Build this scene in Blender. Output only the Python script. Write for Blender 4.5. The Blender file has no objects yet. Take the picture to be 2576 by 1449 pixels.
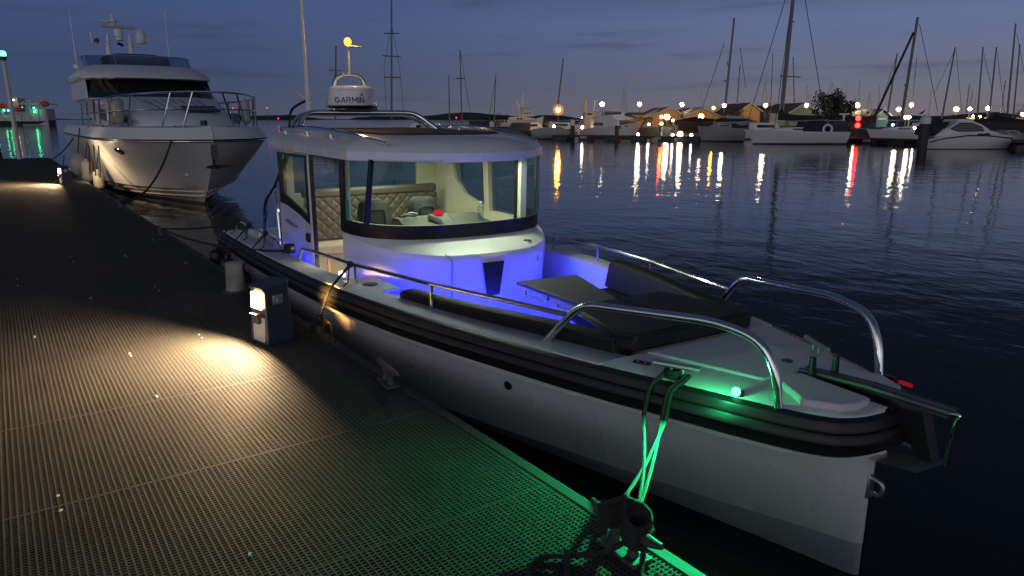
import bpy, bmesh, math, random
from mathutils import Vector, Matrix
import numpy as np
random.seed(7)
S = bpy.context.scene
C = S.collection
PI = math.pi
R = math.radians

# ------------------------------------------------------------------ camera
F, CX, CY, HOR, H = 1810.0, 1288.0, 724.5, 299.0, 2.5      # in units of a 2576 wide picture
PITCH = math.atan((CY - HOR) / F)
YAW = R(32.0)
CAM = np.array([2.01, -3.55, H])
FW = np.array([-math.cos(YAW), math.sin(YAW), 0.0])
RT = np.array([math.sin(YAW), math.cos(YAW), 0.0])
CP, SP = math.cos(PITCH), math.sin(PITCH)
cam_d = bpy.data.cameras.new('camera')
cam = bpy.data.objects.new('camera', cam_d)
C.objects.link(cam)
cam.location = CAM
cam.rotation_euler = (PI / 2 - PITCH, 0, math.atan2(FW[1], FW[0]) - PI / 2)
cam_d.sensor_width = 36
cam_d.lens = F / 2576 * 36
cam_d.clip_end = 6000
S.camera = cam

# ------------------------------------------------------------------ world: dusk sky
world = bpy.data.worlds.new('World')
S.world = world
world.use_nodes = True
wt = world.node_tree
wt.nodes.clear()
def wn(t, **k):
    n = wt.nodes.new(t)
    for a, b in k.items(): setattr(n, a, b)
    return n
def wmath(op, a, b=None):
    n = wn('ShaderNodeMath', operation=op)
    for i, v in enumerate((a, b)):
        if v is None: continue
        if isinstance(v, (int, float)): n.inputs[i].default_value = v
        else: wt.links.new(v, n.inputs[i])
    return n.outputs[0]
def wmix(fac, a, b, blend='MIX'):
    n = wn('ShaderNodeMix', data_type='RGBA', blend_type=blend)
    for i, v in ((0, fac), (6, a), (7, b)):
        if isinstance(v, (int, float)): n.inputs[i].default_value = v
        elif isinstance(v, tuple): n.inputs[i].default_value = v + (1,)
        else: wt.links.new(v, n.inputs[i])
    return n.outputs[2]
tc = wn('ShaderNodeTexCoord')
sep = wn('ShaderNodeSeparateXYZ')
wt.links.new(tc.outputs['Generated'], sep.inputs[0])
def ramp(fac, stops):
    n = wn('ShaderNodeValToRGB')
    e = n.color_ramp.elements
    e[0].position, e[0].color = stops[0][0], stops[0][1] + (1,)
    e[1].position, e[1].color = stops[1][0], stops[1][1] + (1,)
    for p, c in stops[2:]:
        x = e.new(p); x.color = c + (1,)
    wt.links.new(fac, n.inputs[0])
    return n.outputs[0]
zz = sep.outputs[2]
fz = wmath('MULTIPLY', wmath('MAXIMUM', zz, 0.0), 1.0)
cool = ramp(fz, [(0.0, (0.058, 0.076, 0.127)), (0.05, (0.045, 0.068, 0.139)), (0.16, (0.053, 0.086, 0.210)), (0.22, (0.015, 0.025, 0.053)), (1.0, (0.025, 0.041, 0.076))])
warm = ramp(fz, [(0.0, (0.188, 0.161, 0.174)), (0.04, (0.157, 0.157, 0.206)), (0.12, (0.125, 0.167, 0.303)), (0.22, (0.017, 0.026, 0.052)), (1.0, (0.025, 0.041, 0.077))])
# sideways: rightward of the view is warmer
rx = wmath('ADD', wmath('MULTIPLY', sep.outputs[0], float(RT[0])), wmath('MULTIPLY', sep.outputs[1], float(RT[1])))
side = wn('ShaderNodeMapRange', interpolation_type='SMOOTHSTEP')
wt.links.new(rx, side.inputs[0])
side.inputs[1].default_value = -0.55; side.inputs[2].default_value = 0.62
sky = wmix(side.outputs[0], cool, warm)
# unseen sky glow added behind the camera to brighten the hulls
GD = -FW * 0.97 - RT * 0.22
gd = wmath('ADD', wmath('MULTIPLY', sep.outputs[0], float(GD[0])), wmath('MULTIPLY', sep.outputs[1], float(GD[1])))
gl = wn('ShaderNodeMapRange', interpolation_type='SMOOTHSTEP')
wt.links.new(gd, gl.inputs[0]); gl.inputs[1].default_value = -0.15; gl.inputs[2].default_value = 1.0
low = wn('ShaderNodeMapRange', interpolation_type='SMOOTHSTEP')
wt.links.new(zz, low.inputs[0]); low.inputs[1].default_value = 0.75; low.inputs[2].default_value = -0.05
glow = wmath('MULTIPLY', gl.outputs[0], low.outputs[0])
sky = wmix(glow, sky, (0.74, 0.74, 0.86))
# long thin clouds near the horizon
mp = wn('ShaderNodeMapping'); mp.inputs['Scale'].default_value = (3.2, 3.2, 34.0); mp.inputs['Location'].default_value = (3.1, 0.7, 0.35)
wt.links.new(tc.outputs['Generated'], mp.inputs[0])
no = wn('ShaderNodeTexNoise'); no.inputs['Scale'].default_value = 1.3; no.inputs['Detail'].default_value = 5; no.inputs['Roughness'].default_value = 0.55
wt.links.new(mp.outputs[0], no.inputs['Vector'])
cr = wn('ShaderNodeMapRange', interpolation_type='SMOOTHSTEP'); wt.links.new(no.outputs[0], cr.inputs[0])
cr.inputs[1].default_value = 0.52; cr.inputs[2].default_value = 0.75; cr.inputs[4].default_value = 0.42
sky = wmix(cr.outputs[0], sky, (0.030, 0.033, 0.060))
# twilight scatter from the physical sky, sun under the horizon behind the photographer
st = wn('ShaderNodeTexSky', sky_type='NISHITA'); st.sun_disc = False
st.sun_elevation = R(-4.0); st.sun_rotation = math.atan2(GD[0], GD[1])
sky = wmix(0.04, sky, st.outputs[0], 'ADD')
bg = wn('ShaderNodeBackground'); bg.inputs['Strength'].default_value = 1.0
wt.links.new(sky, bg.inputs['Color'])
wo = wn('ShaderNodeOutputWorld'); wt.links.new(bg.outputs[0], wo.inputs[0])

sun_d = bpy.data.lights.new('twilight_sun', 'SUN'); sun_d.energy = 0.10; sun_d.angle = R(30); sun_d.color = (1.0, 0.86, 0.80)
sun = bpy.data.objects.new('twilight_sun', sun_d); C.objects.link(sun)
sd = Vector((-GD[0], -GD[1], -0.28)).normalized()
sun.rotation_euler = sd.to_track_quat('-Z', 'Y').to_euler()

S.view_settings.view_transform = 'Standard'
S.view_settings.look = 'None'
S.view_settings.exposure = 0.0
S.view_settings.gamma = 1.0
S.render.engine = 'CYCLES'
S.cycles.use_denoising = True
S.cycles.max_bounces = 8
S.cycles.transparent_max_bounces = 16
S.cycles.glossy_bounces = 4
S.cycles.diffuse_bounces = 3
S.cycles.sample_clamp_indirect = 12.0
S.cycles.use_light_tree = True

# ------------------------------------------------------------------ placing helpers
def B(px, py, D):
    """the point at horizontal distance D from the camera plane seen in column px, row py"""
    b = -(py - CY) / F
    k = CP + b * SP
    p = CAM + FW * D + RT * ((px - CX) / F * D / k)
    return Vector((p[0], p[1], H + D * (-SP + b * CP) / k))
def G(px, D, z=0.0):
    """the point at height z and distance D in column px"""
    b = ((z - H) * CP + SP * D) / (CP * D - (z - H) * SP)
    k = CP + b * SP
    p = CAM + FW * D + RT * ((px - CX) / F * D / k)
    return Vector((p[0], p[1], z))
def DW(py, z=0.0):
    b = -(py - CY) / F
    return (H - z) * (CP + b * SP) / (SP - b * CP)
RA = math.atan2(RT[1], RT[0])          # local x = along the picture, y = away

# ------------------------------------------------------------------ materials
def mat(name, col, rough=0.5, metal=0.0, var=0.12, nscale=6.0, bump=0.0, bscale=60.0, spec=0.5, coat=0.0, stretch=None):
    m = bpy.data.materials.new(name); m.use_nodes = True
    t = m.node_tree; p = t.nodes['Principled BSDF']
    p.inputs['Roughness'].default_value = rough; p.inputs['Metallic'].default_value = metal
    p.inputs['Specular IOR Level'].default_value = spec
    p.inputs['Coat Weight'].default_value = coat
    co = t.nodes.new('ShaderNodeTexCoord')
    vec = co.outputs['Object']
    if stretch:
        mpn = t.nodes.new('ShaderNodeMapping'); mpn.inputs['Scale'].default_value = stretch
        t.links.new(vec, mpn.inputs[0]); vec = mpn.outputs[0]
    n = t.nodes.new('ShaderNodeTexNoise'); n.inputs['Scale'].default_value = nscale; n.inputs['Detail'].default_value = 6
    t.links.new(vec, n.inputs['Vector'])
    mx = t.nodes.new('ShaderNodeMix'); mx.data_type = 'RGBA'
    a = tuple(max(0, c * (1 - var)) for c in col); b = tuple(min(1, c * (1 + var)) for c in col)
    mx.inputs[6].default_value = a + (1,); mx.inputs[7].default_value = b + (1,)
    t.links.new(n.outputs[0], mx.inputs[0]); t.links.new(mx.outputs[2], p.inputs['Base Color'])
    rr = t.nodes.new('ShaderNodeMapRange'); t.links.new(n.outputs[0], rr.inputs[0])
    rr.inputs[3].default_value = max(0.02, rough * 0.8); rr.inputs[4].default_value = min(1, rough * 1.2)
    t.links.new(rr.outputs[0], p.inputs['Roughness'])
    if bump:
        n2 = t.nodes.new('ShaderNodeTexNoise'); n2.inputs['Scale'].default_value = bscale; n2.inputs['Detail'].default_value = 4
        t.links.new(vec, n2.inputs['Vector'])
        bp = t.nodes.new('ShaderNodeBump'); bp.inputs['Strength'].default_value = bump; bp.inputs['Distance'].default_value = 0.01
        t.links.new(n2.outputs[0], bp.inputs['Height']); t.links.new(bp.outputs[0], p.inputs['Normal'])
    return m
def emit(name, col, s):
    m = bpy.data.materials.new(name); m.use_nodes = True
    t = m.node_tree; t.nodes.clear()
    e = t.nodes.new('ShaderNodeEmission'); e.inputs[0].default_value = col + (1,); e.inputs[1].default_value = s
    o = t.nodes.new('ShaderNodeOutputMaterial'); t.links.new(e.outputs[0], o.inputs[0])
    return m
def glass(name, tint=(0.82, 0.9, 0.86), refl=1.0):
    m = bpy.data.materials.new(name); m.use_nodes = True
    t = m.node_tree; t.nodes.clear()
    tr = t.nodes.new('ShaderNodeBsdfTransparent'); tr.inputs[0].default_value = tint + (1,)
    gl_ = t.nodes.new('ShaderNodeBsdfGlossy'); gl_.inputs['Roughness'].default_value = 0.015; gl_.inputs[0].default_value = (1, 1, 1, 1)
    fr = t.nodes.new('ShaderNodeFresnel')
    ge = t.nodes.new('ShaderNodeNewGeometry'); io = t.nodes.new('ShaderNodeMath'); io.operation = 'MULTIPLY_ADD'
    io.inputs[1].default_value = 1 / 1.5 - 1.5; io.inputs[2].default_value = 1.5
    t.links.new(ge.outputs['Backfacing'], io.inputs[0]); t.links.new(io.outputs[0], fr.inputs[0])
    mu = t.nodes.new('ShaderNodeMath'); mu.operation = 'MULTIPLY'; mu.inputs[1].default_value = refl; t.links.new(fr.outputs[0], mu.inputs[0])
    mx = t.nodes.new('ShaderNodeMixShader'); t.links.new(mu.outputs[0], mx.inputs[0]); t.links.new(tr.outputs[0], mx.inputs[1]); t.links.new(gl_.outputs[0], mx.inputs[2])
    o = t.nodes.new('ShaderNodeOutputMaterial'); t.links.new(mx.outputs[0], o.inputs[0])
    return m
M = dict(
    gel=mat('white_gelcoat', (0.72, 0.72, 0.72), 0.28, var=0.04, nscale=1.5, coat=0.3),
    hull=mat('grey_hull_paint', (0.53, 0.54, 0.56), 0.28, var=0.10, nscale=1.6, bump=0.05, bscale=5, stretch=(1, 1, .35)),
    deck=mat('nonskid_deck', (0.58, 0.59, 0.61), 0.62, var=0.06, bump=0.25, bscale=260),
    boot=mat('antifoul', (0.035, 0.04, 0.05), 0.6, var=0.3, nscale=5),
    rubber=mat('black_rubber', (0.011, 0.011, 0.012), 0.40, var=0.4, nscale=9, spec=0.4),
    chrome=mat('polished_steel', (0.75, 0.75, 0.76), 0.10, 1.0, var=0.03),
    steel=mat('dull_steel', (0.42, 0.42, 0.43), 0.36, 0.9, var=0.2, nscale=20),
    galv=mat('galvanised_iron', (0.10, 0.10, 0.10), 0.55, 0.6, var=0.4, nscale=25, bump=0.4, bscale=80),
    vinyl=mat('dark_brown_vinyl', (0.017, 0.016, 0.016), 0.55, var=0.2, nscale=8, bump=0.15, bscale=200, spec=0.3),
    leather=mat('taupe_leather', (0.105, 0.092, 0.082), 0.5, var=0.12, nscale=5, bump=0.15, bscale=120),
    seatg=mat('charcoal_seat_fabric', (0.020, 0.021, 0.025), 0.65, var=0.2, nscale=10, bump=0.2, bscale=200),
    cream=mat('cream_liner', (0.62, 0.59, 0.47), 0.45, var=0.05, nscale=2),
    dash=mat('grey_green_console', (0.045, 0.054, 0.044), 0.5, var=0.1, bump=0.15, bscale=150),
    black=mat('black_trim', (0.008, 0.008, 0.009), 0.35, var=0.2),
    wood=mat('teak_trim', (0.30, 0.12, 0.045), 0.4, var=0.3, nscale=4, stretch=(1, 12, 12)),
    table=mat('grey_teak_table', (0.12, 0.118, 0.115), 0.45, var=0.25, nscale=3, stretch=(2, 20, 2)),
    canvas=mat('black_sunroof_canvas', (0.045, 0.036, 0.026), 0.6, var=0.35, nscale=3, stretch=(1.2, 16, 1)),
    rope=mat('dark_rope', (0.022, 0.022, 0.021), 0.85, var=0.4, nscale=60, bump=0.8, bscale=180),
    grope=mat('pale_mooring_rope', (0.10, 0.10, 0.09), 0.8, var=0.3, nscale=60, bump=0.8, bscale=180),
    grate=mat('grey_plastic_grating', (0.052, 0.05, 0.048), 0.75, var=0.55, nscale=1.3, bump=0.25, bscale=90, spec=0.25),
    pit=mat('pontoon_underside', (0.006, 0.006, 0.007), 0.8, var=0.3),
    ped=mat('navy_pedestal_paint', (0.022, 0.028, 0.06), 0.4, var=0.15),
    pedw=mat('white_pedestal_panel', (0.62, 0.60, 0.56), 0.45, var=0.06),
    conc=mat('weathered_white_pipe', (0.27, 0.26, 0.24), 0.7, var=0.75, nscale=9, bump=0.4, bscale=40),
    white=mat('white_paint', (0.66, 0.66, 0.66), 0.4, var=0.06),
    yhull=mat('yacht_cream_gelcoat', (0.60, 0.585, 0.56), 0.3, var=0.05, nscale=0.8, coat=0.3),
    ygrey=mat('yacht_white_gelcoat', (0.66, 0.66, 0.68), 0.35, var=0.05, nscale=0.8),
    tint=mat('dark_tinted_window', (0.006, 0.007, 0.009), 0.08, var=0.1),
    fend=mat('white_fender_pvc', (0.34, 0.32, 0.28), 0.5, var=0.15, nscale=6),
    antic=mat('anchor_iron', (0.16, 0.17, 0.17), 0.4, 0.8, var=0.25),
    mast=mat('grey_mast_alloy', (0.13, 0.13, 0.135), 0.45, 0.5, var=0.2),
    mastp=mat('pale_mast_alloy', (0.6, 0.56, 0.48), 0.4, 0.2, var=0.1),
    cover=mat('dark_sail_cover', (0.012, 0.013, 0.018), 0.8, var=0.3),
    sailw=mat('grey_canvas_cover', (0.3, 0.3, 0.3), 0.8, var=0.2),
    dock2=mat('far_pontoon_timber', (0.035, 0.032, 0.03), 0.7, var=0.4),
    roof=mat('brown_roof_sheet', (0.10, 0.07, 0.055), 0.7, var=0.2, nscale=2),
    shedo=mat('ochre_shed_boards', (0.50, 0.25, 0.085), 0.7, var=0.15, stretch=(6, 6, 0.4)),
    shedg=mat('green_shed_boards', (0.16, 0.24, 0.15), 0.7, var=0.15, stretch=(6, 6, 0.4)),
    shedr=mat('dark_red_shed_boards', (0.10, 0.045, 0.05), 0.7, var=0.2, stretch=(6, 6, 0.4)),
    shedb=mat('blue_door_boards', (0.09, 0.17, 0.22), 0.6, var=0.15, stretch=(6, 6, 0.4)),
    bank=mat('shore_ground', (0.045, 0.042, 0.036), 0.9, var=0.4, nscale=0.3),
    hill=mat('far_woods', (0.02, 0.024, 0.026), 0.9, var=0.4, nscale=0.02),
    leaf=mat('dark_foliage', (0.022, 0.03, 0.014), 0.7, var=0.5, nscale=0.8),
    bark=mat('tree_bark', (0.05, 0.04, 0.03), 0.9, var=0.3),
    red=mat('lifeboat_red', (0.55, 0.05, 0.03), 0.4, var=0.1),
    shipg=mat('ship_grey', (0.40, 0.41, 0.42), 0.5, var=0.1),
    pole=mat('white_pole', (0.62, 0.58, 0.54), 0.5, var=0.1),
    glass=glass('cabin_glass', (0.70, 0.84, 0.77), 1.25),
    glassd=glass('smoked_screen', (0.35, 0.42, 0.55), 1.2),
    blue=mat('blue_logo', (0.01, 0.07, 0.16), 0.5),
    bottle=glass('clear_bottle', (0.8, 0.88, 0.92), 2.5),
    sticker=mat('teal_sticker', (0.05, 0.30, 0.36), 0.5),
    paper=mat('cream_fabric', (0.5, 0.45, 0.38), 0.7, var=0.1),
)
E_lampw = emit('lamp_white', (1.0, 0.86, 0.55), 120)
E_lampw2 = emit('lamp_cool_white', (1.0, 0.95, 0.85), 60)
E_lampo = emit('lamp_sodium', (1.0, 0.40, 0.045), 260)
E_anch = emit('anchor_lamp', (1.0, 0.45, 0.07), 2.1)
E_shipw = emit('ship_work_light', (1.0, .8, .5), 12)
E_red = emit('lamp_red', (1.0, 0.006, 0.004), 45)
E_redf = emit('faint_red_lamp', (1.0, 0.03, 0.03), 3)
E_ored = emit('lamp_red_orange', (1.0, 0.09, 0.012), 130)
E_green = emit('lamp_green', (0.03, 1.0, 0.30), 22)
E_navg = emit('navigation_green', (0.12, 1.0, 0.38), 4)
E_redn = emit('navigation_red', (1.0, 0.02, 0.05), 0.25)
E_blue = emit('led_blue', (0.02, 0.03, 1.0), 14)
E_bl2 = emit('lamp_blue', (0.05, 0.15, 1.0), 60)
E_ped = emit('pedestal_lamp', (1.0, 0.74, 0.34), 22)
E_pedr = emit('pedestal_rear_lamp', (1.0, 0.6, 0.2), 2.5)
E_ceil = emit('ceiling_lamp', (1.0, 0.92, 0.66), 12)
E_cab = emit('cabinet_glow', (1.0, 0.86, 0.58), 3.0)
E_comp = emit('compass_glow', (1.0, 0.03, 0.04), 0.9)
E_dig = emit('display_digits', (0.1, 1.0, 0.3), 1.5)
E_win = emit('lit_window', (1.0, 0.60, 0.22), 2.2)

def halo_mat(name, col, s, a):
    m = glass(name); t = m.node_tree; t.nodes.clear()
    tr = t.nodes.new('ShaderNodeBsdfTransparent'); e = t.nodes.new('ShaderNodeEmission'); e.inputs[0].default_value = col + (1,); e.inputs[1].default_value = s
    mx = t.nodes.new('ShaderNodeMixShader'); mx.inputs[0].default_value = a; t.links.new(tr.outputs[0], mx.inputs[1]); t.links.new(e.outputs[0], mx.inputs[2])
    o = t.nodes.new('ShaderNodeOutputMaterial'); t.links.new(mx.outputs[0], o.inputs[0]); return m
HALO = {E_lampw: halo_mat('warm_halo', (1.0, .50, .14), 1.0, .24), E_lampo: halo_mat('amber_halo', (1.0, .36, .03), 1.2, .30)}  # see-through glowing shells added as the halo around lamp bulbs

# ------------------------------------------------------------------ mesh builder
class MB:
    def __init__(s): s.v = []; s.f = []
    def add(s, vs, fs):
        o = len(s.v); s.v += [tuple(p) for p in vs]; s.f += [tuple(i + o for i in f) for f in fs]
    def box(s, c, d, rz=0.0, mtx=None):
        x, y, z = (k / 2 for k in d)
        vs = [Vector((a * x, b * y, e * z)) for e in (-1, 1) for a, b in ((-1, -1), (1, -1), (1, 1), (-1, 1))]
        m = mtx if mtx is not None else Matrix.Rotation(rz, 3, 'Z')
        vs = [m @ p + Vector(c) for p in vs]
        s.add(vs, [(0, 3, 2, 1), (4, 5, 6, 7), (0, 1, 5, 4), (1, 2, 6, 5), (2, 3, 7, 6), (3, 0, 4, 7)])
        return s
    def prism(s, poly, z0, z1):
        n = len(poly)
        g0 = z0 if callable(z0) else (lambda x, y: z0)
        g1 = z1 if callable(z1) else (lambda x, y: z1)
        vs = [(x, y, g0(x, y)) for x, y in poly] + [(x, y, g1(x, y)) for x, y in poly]
        s.add(vs, [tuple(range(n))[::-1], tuple(range(n, 2 * n))] + [(i, (i + 1) % n, n + (i + 1) % n, n + i) for i in range(n)])
        return s
    def loft(s, rings, closed=True, caps=True, loop=False):
        n = len(rings[0]); vs = [p for r in rings for p in r]; fs = []
        k = len(rings)
        for i in range(k if loop else k - 1):
            a, b = i * n, ((i + 1) % k) * n
            for j in range(n if closed else n - 1):
                fs.append((a + j, a + (j + 1) % n, b + (j + 1) % n, b + j))
        if caps and closed and not loop: fs += [tuple(range(n))[::-1], tuple(range((k - 1) * n, k * n))]
        s.add(vs, fs); return s
    def tube(s, path, r, seg=8, loop=False):
        P = [Vector(p) for p in path]; n = len(P)
        rad = r if isinstance(r, (list, tuple)) else [r] * n
        T = []
        for i in range(n):
            a = P[(i - 1) % n] if (loop or i > 0) else P[i]; b = P[(i + 1) % n] if (loop or i < n - 1) else P[i]
            T.append((b - a).normalized() if (b - a).length > 1e-9 else Vector((0, 0, 1)))
        u = T[0].orthogonal().normalized(); rings = []
        for i in range(n):
            u = (u - T[i] * u.dot(T[i]))
            u = u.normalized() if u.length > 1e-6 else T[i].orthogonal().normalized()
            w = T[i].cross(u)
            rings.append([P[i] + (u * math.cos(2 * PI * j / seg) + w * math.sin(2 * PI * j / seg)) * rad[i] for j in range(seg)])
        return s.loft(rings, True, True, loop)
    def lathe(s, prof, c=(0, 0, 0), seg=16, mtx=None):
        m = mtx if mtx is not None else Matrix.Identity(3)
        rings = [[m @ Vector((r * math.cos(2 * PI * j / seg), r * math.sin(2 * PI * j / seg), z)) + Vector(c) for j in range(seg)] for r, z in prof]
        return s.loft(rings)
    def ball(s, c, r, seg=12, sc=(1, 1, 1)):
        k = seg // 2
        prof = [(max(1e-4, math.sin(PI * i / k)), -math.cos(PI * i / k)) for i in range(k + 1)]
        rings = [[Vector((a * math.cos(2 * PI * j / seg) * sc[0] * r + c[0], a * math.sin(2 * PI * j / seg) * sc[1] * r + c[1], z * sc[2] * r + c[2])) for j in range(seg)] for a, z in prof]
        return s.loft(rings)
    def build(s, name, m, parent=None, smooth=35, bevel=0.0, loc=None, fixn=True):
        me = bpy.data.meshes.new(name); me.from_pydata(s.v, [], s.f)
        if fixn:
            bm = bmesh.new(); bm.from_mesh(me); bmesh.ops.recalc_face_normals(bm, faces=bm.faces); bm.to_mesh(me); bm.free()
        me.materials.append(m)
        if smooth:
            me.polygons.foreach_set('use_smooth', [True] * len(me.polygons)); me.set_sharp_from_angle(angle=R(smooth))
        o = bpy.data.objects.new(name, me); C.objects.link(o)
        if parent is not None: o.parent = parent
        if loc is not None: o.location = loc
        if bevel:
            b = o.modifiers.new('edge', 'BEVEL'); b.width = bevel; b.segments = 2; b.limit_method = 'ANGLE'; b.angle_limit = R(40)
        return o
def tag(o, label, cat, group=None, kind=None):
    if label: o['label'] = label
    if cat: o['category'] = cat
    if group: o['group'] = group
    if kind: o['kind'] = kind
    return o
def thing(name, label, cat, loc=(0, 0, 0), rz=0.0, group=None):
    o = bpy.data.objects.new(name, None); C.objects.link(o); o.empty_display_size = 0.3
    o.location = loc; o.rotation_euler = (0, 0, rz)
    return tag(o, label, cat, group)
def copy_tree(o, parent=None):
    c = o.copy(); C.objects.link(c)
    if parent is not None: c.parent = parent
    for ch in [k for k in o.children]: copy_tree(ch, c)
    return c
def lamp(name, kind, loc, parent, energy, col, size=0.1, aim=None, spread=None, sy=None):
    d = bpy.data.lights.new(name, kind); d.energy = energy; d.color = col
    if kind == 'AREA':
        d.size = size
        if sy: d.shape = 'RECTANGLE'; d.size_y = sy
        if spread: d.spread = spread
    else: d.shadow_soft_size = size
    if kind == 'SPOT' and spread: d.spot_size = spread; d.spot_blend = 0.8
    o = bpy.data.objects.new(name, d); C.objects.link(o); o.location = loc
    if parent is not None: o.parent = parent
    if aim is not None: o.rotation_euler = Vector(aim).to_track_quat('-Z', 'Y').to_euler()
    return o
def rnd(pts, r=0.08, n=4):
    """round the corners of a path"""
    P = [Vector(p) for p in pts]; out = [P[0]]
    for i in range(1, len(P) - 1):
        a, b, c = P[i - 1], P[i], P[i + 1]
        d1 = min(r, (a - b).length * 0.45); d2 = min(r, (c - b).length * 0.45)
        p0 = b + (a - b).normalized() * d1; p2 = b + (c - b).normalized() * d2
        for k in range(n + 1):
            t = k / n; out.append(p0 * (1 - t) ** 2 + b * 2 * t * (1 - t) + p2 * t * t)
    out.append(P[-1]); return out
def sag(a, b, s, n=10):
    a, b = Vector(a), Vector(b)
    return [a.lerp(b, i / n) - Vector((0, 0, s * 4 * (i / n) * (1 - i / n))) for i in range(n + 1)]
def curve(tab):
    xs = [t[0] for t in tab]; ys = [t[1] for t in tab]
    if xs[0] > xs[-1]: xs, ys = xs[::-1], ys[::-1]
    n = len(xs); m = [0.0] * n
    d = [(ys[i + 1] - ys[i]) / (xs[i + 1] - xs[i]) for i in range(n - 1)]
    m[0], m[-1] = d[0], d[-1]
    for i in range(1, n - 1): m[i] = 0 if d[i - 1] * d[i] <= 0 else 2 * d[i - 1] * d[i] / (d[i - 1] + d[i])
    def f(x):
        if x <= xs[0]: return ys[0]
        if x >= xs[-1]: return ys[-1]
        i = max(k for k in range(n - 1) if xs[k] <= x)
        h = xs[i + 1] - xs[i]; t = (x - xs[i]) / h
        return (2*t**3-3*t*t+1)*ys[i] + (t**3-2*t*t+t)*h*m[i] + (-2*t**3+3*t*t)*ys[i+1] + (t**3-t*t)*h*m[i+1]
    return f

# ------------------------------------------------------------------ water, far land
def water():
    m = bpy.data.materials.new('harbour_water'); m.use_nodes = True
    t = m.node_tree; p = t.nodes['Principled BSDF']
    p.inputs['Base Color'].default_value = (0.003, 0.007, 0.009, 1); p.inputs['Roughness'].default_value = 0.05; p.inputs['IOR'].default_value = 1.333
    co = t.nodes.new('ShaderNodeTexCoord')
    prev = None
    for sc, dist, stx in ((0.5, 0.026, 1.0), (1.9, 0.0085, 1.6), (7.0, 0.0018, 1.3)):
        mpn = t.nodes.new('ShaderNodeMapping'); mpn.inputs['Rotation'].default_value = (0, 0, RA); mpn.inputs['Scale'].default_value = (1.0, stx, 1)
        t.links.new(co.outputs['Object'], mpn.inputs[0])
        n = t.nodes.new('ShaderNodeTexNoise'); n.inputs['Scale'].default_value = sc; n.inputs['Detail'].default_value = 2.0; n.inputs['Distortion'].default_value = 0.3
        t.links.new(mpn.outputs[0], n.inputs['Vector'])
        b = t.nodes.new('ShaderNodeBump'); b.inputs['Strength'].default_value = 1.0; b.inputs['Distance'].default_value = dist
        t.links.new(n.outputs[0], b.inputs['Height'])
        if prev is not None: t.links.new(prev.outputs[0], b.inputs['Normal'])
        prev = b
    t.links.new(prev.outputs[0], p.inputs['Normal'])
    mb = MB(); s = 4000
    mb.add([(-s, -s, 0), (s, -s, 0), (s, s, 0), (-s, s, 0)], [(0, 1, 2, 3)])
    o = mb.build('water', m, smooth=0); o['kind'] = 'structure'
water()

def hills():
    rings = []
    for i in range(140):
        px = -200 + i * 22
        D = 2200 + 200 * math.sin(i * 0.13)
        h = 9 + 5 * math.sin(i * 0.21 + 1) + 3 * math.sin(i * 0.63) + random.uniform(-1, 1.5)
        a, b = G(px, D, -1), G(px, D + 500, -1)
        rings.append([a, a + Vector((0, 0, h * 0.8)), (a + b) / 2 + Vector((0, 0, h * 1.5)), b])
    o = MB().loft(rings).build('far_hills', M['hill']); o['kind'] = 'structure'
hills()

# ------------------------------------------------------------------ pontoon in the foreground
PDZ, PANG = 0.6, R(3.3)
POR = Vector((1.88, -1.30, PDZ))
PM = Matrix.Rotation(PANG, 3, 'Z')
def DK(x, y, z=0.0):
    """dock coordinates (x towards the bow end, y=0 at the water edge, z above the deck) to world"""
    return POR + PM @ Vector((x, y, z))
def pontoon():
    t = thing('pontoon', 'long grey grating pontoon walkway beside the moored boats', 'pontoon', POR, PANG)
    x0, x1, y0, y1 = -43.2, 4.0, -9.0, -0.085
    g = MB(); y = y1 - 0.02
    rr = random.Random(3)
    while y > y0:
        g.box(((x0 + x1) / 2, y, -0.016), (x1 - x0, 0.0095, 0.032)); y -= 0.029
    x = x1
    while x > x0:
        near = x > -13
        g.box((x, (y0 + y1) / 2, -0.0148), (0.011 if near else .014, y1 - y0, 0.027)); x -= 0.0235 if near else 0.047
    x = x1 - 0.5
    while x > x0:
        g.box((x, (y0 + y1) / 2, -0.0165), (0.012, y1 - y0, 0.031)); x -= 1.25
    g.build('grating', M['grate'], t, smooth=0)
    e = MB(); e.box(((x0 + x1) / 2, -0.04, -0.10), (x1 - x0, 0.08, 0.20)); e.box((x0 - 0.06, (y0) / 2, -0.09), (0.12, -y0, 0.2))
    e.build('edge_beam', mat('dark_edge_timber', (0.05, 0.048, 0.044), 0.7, var=0.3, nscale=4, stretch=(0.6, 12, 12)), t, bevel=0.012)
    MB().box(((x0 + x1) / 2, 0.006, -0.06), (x1 - x0, 0.014, 0.08)).build('rubbing_strip', M['rubber'], t)
    MB().box(((x0 + x1) / 2, (y0 - 0.3) / 2, -0.42), (x1 - x0 - 0.1, -y0 - 0.5, 0.45)).build('float_tray', M['pit'], t)
    src = None; n = 0
    xx = x1 - 0.5
    k = 0
    while xx > -13 and n < 96:
        for j in range(9):
            if rr.random() < 0.62: continue
            yy = -0.35 - j * 0.62 - rr.uniform(-0.05, 0.05)
            for q in (-0.028, 0.03):
                if src is None:
                    src = MB().box((0, 0, 0), (0.022, 0.013, 0.005)).build('grating_clip', M['white'], t); o = src  # white colour stands in for lamp glints on the steel clips
                else:
                    o = src.copy(); C.objects.link(o); o.parent = t
                o.location = (xx + q + rr.uniform(-.3, .3), yy, 0.003); o.rotation_euler = (rr.uniform(-.12, .12), rr.uniform(-.12, .12), rr.uniform(-.3, .3)); n += 1
        xx -= 1.25
pontoon()

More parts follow.
